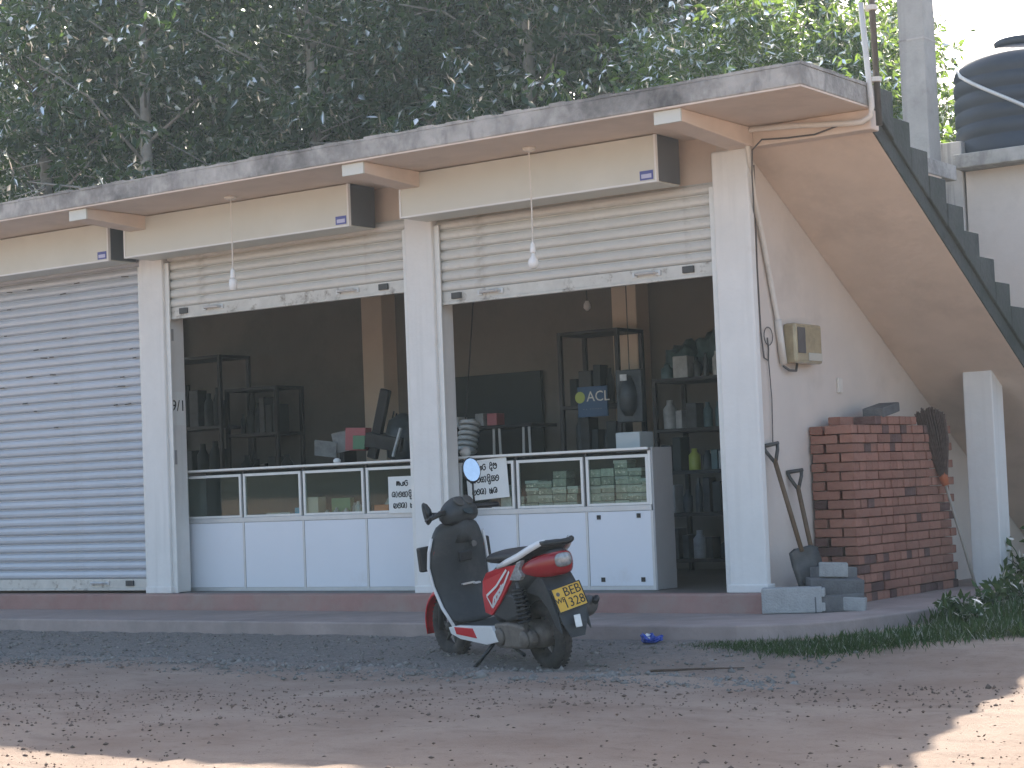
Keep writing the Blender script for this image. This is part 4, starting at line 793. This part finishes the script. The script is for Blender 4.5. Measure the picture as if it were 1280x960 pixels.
mirror('right_mirror',[(.925,-.13,1.02),(.945,-.145,1.10),(.95,-.155,1.16)],(.95,-.155,1.225),(-.9,.25,.25),'chrome')
mirror('left_mirror',[(.935,.11,.985),(.955,.14,.985),(.96,.175,.99)],(.955,.215,.995),(.25,.9,-.1),'black',.05,.075)
for ch in sc.children:       # short rear overhang
    nm = ch.name.split('.')[0]
    if nm in ('rear_wheel','front_wheel','engine','drive_cover','shock_absorber','air_filter','side_stand','centre_stand'): continue
    if nm == 'number_plate' or nm == 'reflector':
        for q in [ch]+list(ch.children):
            for v in q.data.vertices: v.co.x += .165
        continue
    for v in ch.data.vertices:
        if v.co.x < 0: v.co.x *= TAILK
for ch in sc.children:       # front wheel and bars turned a little to the left
    if ch.name.split('.')[0] in ('handlebar_cover','grip','brake_lever','headlamp_cowl','headlamp'):
        Ms = Matrix.Translation((.95,0,0))@Matrix.Rotation(R(20),4,'Z')@Matrix.Translation((-.95,0,0))
        for q in [ch]+list(ch.children): q.data.transform(Ms)
sc.location = (5.55,-2.14,-.302); sc.rotation_euler = Euler((R(-6.5),0,R(155.8))); sc.scale = (.96,.96,.96)

# ------------------------------------------------------------------ trees
def leaves(P, D, L_, W_, rs):
    n = len(P); D = D/np.linalg.norm(D,axis=1,keepdims=True); A = rs.normal(size=(n,3)); Sd = np.cross(D,A); Sd /= np.linalg.norm(Sd,axis=1,keepdims=True)+1e-9; Nn = np.cross(Sd,D)
    L = (L_*rs.uniform(.7,1.25,n))[:,None]; Wd = L*W_
    v = np.stack([P, P+D*L*.45-Sd*Wd*.5+Nn*Wd*.12, P+D*L-Nn*L*.08, P+D*L*.45+Sd*Wd*.5+Nn*Wd*.12],1).reshape(-1,3)
    i = np.arange(n)[:,None]*4; f = np.concatenate([i+np.array([[0,1,2]]), i+np.array([[0,2,3]])],1).reshape(-1,3); return v, f
def leafmesh(name, v, f, mt):
    me = bpy.data.meshes.new(name); me.vertices.add(len(v)); me.vertices.foreach_set('co', v.astype(np.float32).ravel()); me.loops.add(f.size); me.loops.foreach_set('vertex_index', f.astype(np.int32).ravel())
    me.polygons.add(len(f)); me.polygons.foreach_set('loop_start', np.arange(0,f.size,3,dtype=np.int32)); me.polygons.foreach_set('loop_total', np.full(len(f),3,dtype=np.int32)); me.update(calc_edges=True); me.materials.append(M[mt]); return me
def tree_mesh(seed, H, crown0, cr, nb_, nc, per, L_, W_, mt, tr0=.12, clump=.55, trifol=True):
    rs = np.random.default_rng(seed); tk = MB(); bend = rs.uniform(-.35,.35,2)
    def tp(t): return np.array([bend[0]*math.sin(t*2.2), bend[1]*math.sin(t*2.6), H*t])
    tk.tube([tp(t) for t in np.linspace(0,1,9)], [tr0*(1-.8*t) for t in np.linspace(0,1,9)], 8)
    tips = []
    for b in range(nb_):
        t = crown0+(1-crown0)*(b+rs.uniform(0,.8))/nb_; t = min(t,.99); a = b*2.4+rs.uniform(-.4,.4); base = tp(t); rel = (t-crown0)/(1-crown0); R_ = cr*(.45+.75*math.sin(math.pi*min(1,.25+rel*.72)))*rs.uniform(.7,1.1)
        d = np.array([math.cos(a),math.sin(a),rs.uniform(.15,.7)]); e = base+d*R_; mid = base+d*R_*.5+np.array([0,0,.12*R_])
        tk.tube([base,mid,e], [tr0*.35*(1.1-t),tr0*.22*(1.1-t),.008], 5); tips += [mid+(e-mid)*.3, e, mid+(e-mid)*.7]
        for k in range(3):
            s = base+d*R_*rs.uniform(.35,.9); q = s+np.array([*rs.normal(0,.5,2),rs.uniform(-.2,.5)])*R_*.55; tk.tube([s,q],[.014,.006],4); tips.append(q)
    tips = np.array(tips); idx = rs.integers(0,len(tips),nc); C = tips[idx]+rs.normal(0,.22,(nc,3)); P = np.repeat(C,per,0); n = len(P); g = rs.normal(0,1,(n,3)); g *= (rs.uniform(.2,1,n)**.6/np.linalg.norm(g,axis=1))[:,None]
    sz_ = np.repeat(rs.uniform(.6,1.35,nc),per)*clump; P = P+g*np.stack([sz_,sz_,sz_*.62],1); D = g*np.array([1,1,.3])+rs.normal(0,.5,(n,3))+np.array([0,0,-.75])
    if trifol:
        P = np.repeat(P,3,0); D = np.repeat(D,3,0)+rs.normal(0,.75,(n*3,3))
    v, f = leaves(P,D,L_,W_,rs); tm = tk.mesh('trunk'); tm.materials.append(M['bark'])
    for p in tm.polygons: p.use_smooth = True
    return tm, leafmesh('crown',v,f,mt)
def plant_tree(meshes, x, y, rz, s, label, group, name, tilt=(0,0)):
    t = thing(name, label, 'tree', (x,y,float(gz(x,y))-.05), group); t.rotation_euler = (tilt[0],tilt[1],rz); t.scale = (s,s,s)
    for nm, me in zip(('trunk','crown'), meshes):
        o = bpy.data.objects.new(nm, me); COL.objects.link(o); o.parent = t
KA = [tree_mesh(100+i, 9.6, .50, 1.9, 15, 130, 24, .17, .42, 'leaf', .19, .55) for i in range(4)]
KB = [tree_mesh(200+i, 8.0, .22, 2.2, 16, 190, 26, .15, .40, 'leaf', .10, .6) for i in range(2)]
KC = [tree_mesh(300+i, 5.6, .25, 1.7, 16, 170, 40, .13, .34, 'leafy', .07, .5) for i in range(2)]
LA = 'slender tree with a thin pale trunk in the wood'; GA = 'slender trees of the wood'
k = 0
for u, y, tl in ((42,9.5,0),(66,10.5,-.12),(165,9,0),(186,11,.03),(300,12,-.10),(420,10.5,.02),(532,11,0),(545,13,0),(597,12,.03),(690,11,0),(770,13,0)):
    x = atY(u,200,y).x; plant_tree(KA[k%4], x, y, k*1.9, random.uniform(.92,1.05), ('leaning ' if abs(tl) > .05 else '')+LA+(' above the closed shutter' if u < 180 else ' above the middle bay' if u < 480 else ' above the bay by the stairs'), GA, 'rubber_tree', (0,tl)); k += 1
LB = 'bushy dark-leaved tree low in the wood behind the flat roof'; GB = 'bushy trees of the wood'
for u, y in ((-40,15),(110,15.5),(240,14),(380,14.5),(460,14),(730,15),(830,13.5),(870,11.5),(-10,17),(160,18),(300,17.5),(440,18),(690,19),(800,18)):
    x = atY(u,200,y).x; plant_tree(KB[k%2], x, y, k*2.3, random.uniform(.95,1.2)*(1 if y < 16 else 1.35), LB+(', first row' if y < 16 else ', tall back row'), GB, 'bushy_tree'); k += 1
LC = 'pale green feathery tree catching the sun behind the stair landing'; GC = 'sunlit feathery trees'
for u, y, s in ((925,9.5,1.02),(985,9,.95),(1045,9.5,.94),(1095,8.8,.88),(1185,10.5,.72),(1250,11,.52),(1010,12.5,1.1)):
    x = atY(u,200,y).x; plant_tree(KC[k%2], x, y, k*1.3, s, LC, GC, 'feathery_tree'); k += 1
# undergrowth far inside the wood, one mass
rs = np.random.default_rng(5); n = 70000; y = rs.uniform(19,25,n); hx_ = np.tan(np.radians(rs.uniform(24,56,n))); x = CAM.x-(y-CAM.y)*hx_; z = gz(x,y)+rs.uniform(0,1,n)**.8*(5.6+1.2*np.sin(x*.9)+.9*np.sin(x*2.3+1))*np.where(x > -3, .62, 1)
v, f = leaves(np.stack([x,y,z],1), rs.normal(size=(n,3))+np.array([0,0,-.6]), .42, .5, rs)
o = bpy.data.objects.new('undergrowth', leafmesh('undergrowth',v,f,'under')); COL.objects.link(o); tag(o,'dense dark undergrowth filling the depth of the wood','undergrowth',kind='stuff')

# ------------------------------------------------------------------ gravel, litter, grass, weeds
rs = np.random.default_rng(3)
def scatter(name, pts, sizes, mt, label, cat, flat=.6):
    base = np.array([(1,0,0),(-1,0,0),(0,1,0),(0,-1,0),(0,0,1),(0,0,-1)],float); F8 = np.array([(0,2,4),(2,1,4),(1,3,4),(3,0,4),(2,0,5),(1,2,5),(3,1,5),(0,3,5)])
    n = len(pts); V = base[None]*rs.uniform(.6,1.25,(n,6,1)); a = rs.uniform(0,6.28,n); c, s = np.cos(a)[:,None], np.sin(a)[:,None]
    V = np.stack([V[:,:,0]*c-V[:,:,1]*s*.7, V[:,:,0]*s+V[:,:,1]*c*.7, V[:,:,2]*flat],-1)*sizes[:,None,None]+pts[:,None,:]
    f = (F8[None]+np.arange(n)[:,None,None]*6).reshape(-1,3); o = bpy.data.objects.new(name, leafmesh(name,V.reshape(-1,3),f,mt)); COL.objects.link(o); return tag(o,label,cat,kind='stuff')
def gpt(x, y, dz=.0): return np.stack([x,y,gz(x,y)+dz],1)
n = 2600; x = rs.uniform(-3,7.3,n); y = -2.32-.08*np.clip(x-4,0,9)+.05*np.sin(x*2.1)+rs.normal(0,.10,n)
n2 = 4200; xb = rs.uniform(-4,7.2,n2); yb2 = rs.uniform(-2.9,-1.12,n2)
scatter('gravel', np.concatenate([gpt(x,y,.004),gpt(xb,yb2,.002)]), np.concatenate([rs.gamma(2,.006,n)+.005, rs.gamma(2,.0045,n2)+.003]), 'stone','loose grey gravel in a low ridge before the kerb','gravel')
n = 1500; x = rs.uniform(1,10,n); y = rs.uniform(-7.2,-1.15,n)
v, f = leaves(gpt(x,y,.012), np.stack([rs.normal(size=n),rs.normal(size=n),rs.normal(0,.12,n)],1), .019, .35, rs)
o = bpy.data.objects.new('leaf_litter', leafmesh('leaf_litter',v,f,'litter')); COL.objects.link(o); tag(o,'small dry leaf litter scattered over the earth','litter',kind='stuff')
n = 9000; x = rs.uniform(1,10,n); y = rs.uniform(-7.2,-2.3,n); dens = np.sin(x*1.3+2*np.sin(y*.9))+np.sin(y*2.1-x*.6)+rs.normal(0,.7,n) > -.2; x, y = x[dens], y[dens]
scatter('grit', gpt(x,y,.003), rs.gamma(1.6,.0028,len(x))+.0025, 'grit','fine reddish grit and crumbs strewn over the earth','grit')
def blades(cx, cy, n, h, sx, sy):
    a = rs.uniform(0,6.28,n); x = cx+rs.normal(0,sx,n); y = cy+rs.normal(0,sy,n); return x, y, h*rs.uniform(.4,1.3,n)
X_, Y_, H_ = [], [], []
for t in np.linspace(0,1,60):      # strip hugging the kerb and widening to the right
    px = 6.05+t*1.6; py = -1.22-.10*math.sin(t*3)+max(0,t-.55)*2.6; k = blades(px,py,int(70+230*t),.022+.055*t,.09+.10*t,.05+.15*t)
    X_.append(k[0]); Y_.append(k[1]); H_.append(k[2])
for t in np.linspace(0,1,30): k = blades(7.15+.25*t,.2+3.4*t,230,.11,.2,.15); X_.append(k[0]); Y_.append(k[1]); H_.append(k[2])
x, y, h = map(np.concatenate,(X_,Y_,H_)); ok = ~((y > -1.09)&(x < 6.2))&~((x < 6.86)&(y > -.4))&~((x < 6.72)&(y > -.85)); x, y, h = x[ok], y[ok], h[ok]
P = gpt(x,y,-.005); D = np.stack([rs.normal(0,.45,len(x)),rs.normal(0,.45,len(x)),np.ones(len(x))],1)
v, f = leaves(P, D, .08, .13, rs); v = v.reshape(-1,4,3); v = P[:,None,:]+(v-P[:,None,:])*(h/.075)[:,None,None]; 
o = bpy.data.objects.new('grass', leafmesh('grass',v.reshape(-1,3),f,'grass')); COL.objects.link(o); tag(o,'short green grass along the foot of the kerb by the stairs','grass',kind='stuff')
def weed(px, py, pz, h, n, ll, label, seed):
    q = np.random.default_rng(seed); t = thing('weed_plant', label, 'plant', (px,py,pz), 'weeds by the stairs'); stm = MB(); P = []; D = []
    for k in range(n):
        a = q.uniform(0,6.28); e = np.array([math.cos(a)*q.uniform(.15,.6)*h, math.sin(a)*q.uniform(.15,.6)*h, h*q.uniform(.5,1)]); stm.tube([(px,py,pz),tuple(np.array([px,py,pz])+e*.6+np.array([0,0,.1*h])),tuple(np.array([px,py,pz])+e)],[.006,.004,.002],4)
        for s in np.linspace(.3,1,9): P.append(e*s+np.array([0,0,.05*h])); D.append(q.normal(size=3)+np.array([0,0,.1]))
    stm.build('stem','weed',t); v, f = leaves(np.array(P),np.array(D),ll,.5,q); o = bpy.data.objects.new('foliage', leafmesh('foliage',v,f,'weed')); COL.objects.link(o); o.parent = t
LW = 'leafy green weed growing beside the pavement below the stairs'
for i, (px, py, h) in enumerate(((7.02,.30,.17),(7.08,.7,.22),(7.05,1.2,.28),(7.12,1.7,.34),(7.02,2.2,.38),(7.15,2.6,.45),(7.0,3.2,.55),(7.25,.05,.15))): weed(px,py,float(gz(px,py)),h,16,.075,LW,40+i)
q = atY(1240,700,2.5); weed(6.62,2.75,-.13,.42,12,.09,'dusty weed growing at the foot of the stair post',60)
tw = thing('twig','dry forked twig lying on the earth in front of the grass strip','twig',(6.6,-2.1,-.29)); MB().tube([(6.25,-2.22,-.285),(6.5,-2.12,-.278),(6.72,-1.98,-.28)],[.008,.006,.003],5).build('stem','litter',tw); MB().tube([(6.5,-2.12,-.28),(6.62,-2.16,-.275)],.004,4).build('side_shoot','litter',tw)
# ------------------------------------------------------------------ haze volume added to lift dark tones, standing in for lens glare
hz = MB().box(-75,40,-40,75,-2.5,17).build('haze','dark'); hz.data.materials.clear(); hm = bpy.data.materials.new('glare_haze'); hm.use_nodes = True; t = hm.node_tree; t.nodes.clear()
o = N(t,'ShaderNodeOutputMaterial'); pv_ = N(t,'ShaderNodeVolumePrincipled'); pv_.inputs['Color'].default_value = (.74,.90,1,1); pv_.inputs['Density'].default_value = .0008; pv_.inputs['Anisotropy'].default_value = .35
t.links.new(pv_.outputs[0],o.inputs['Volume']); hz.data.materials.append(hm); tag(hz,'thin bluish haze added around the shop and the wood to stand in for lens glare','haze',kind='stuff'); hz.display_type = 'WIRE'
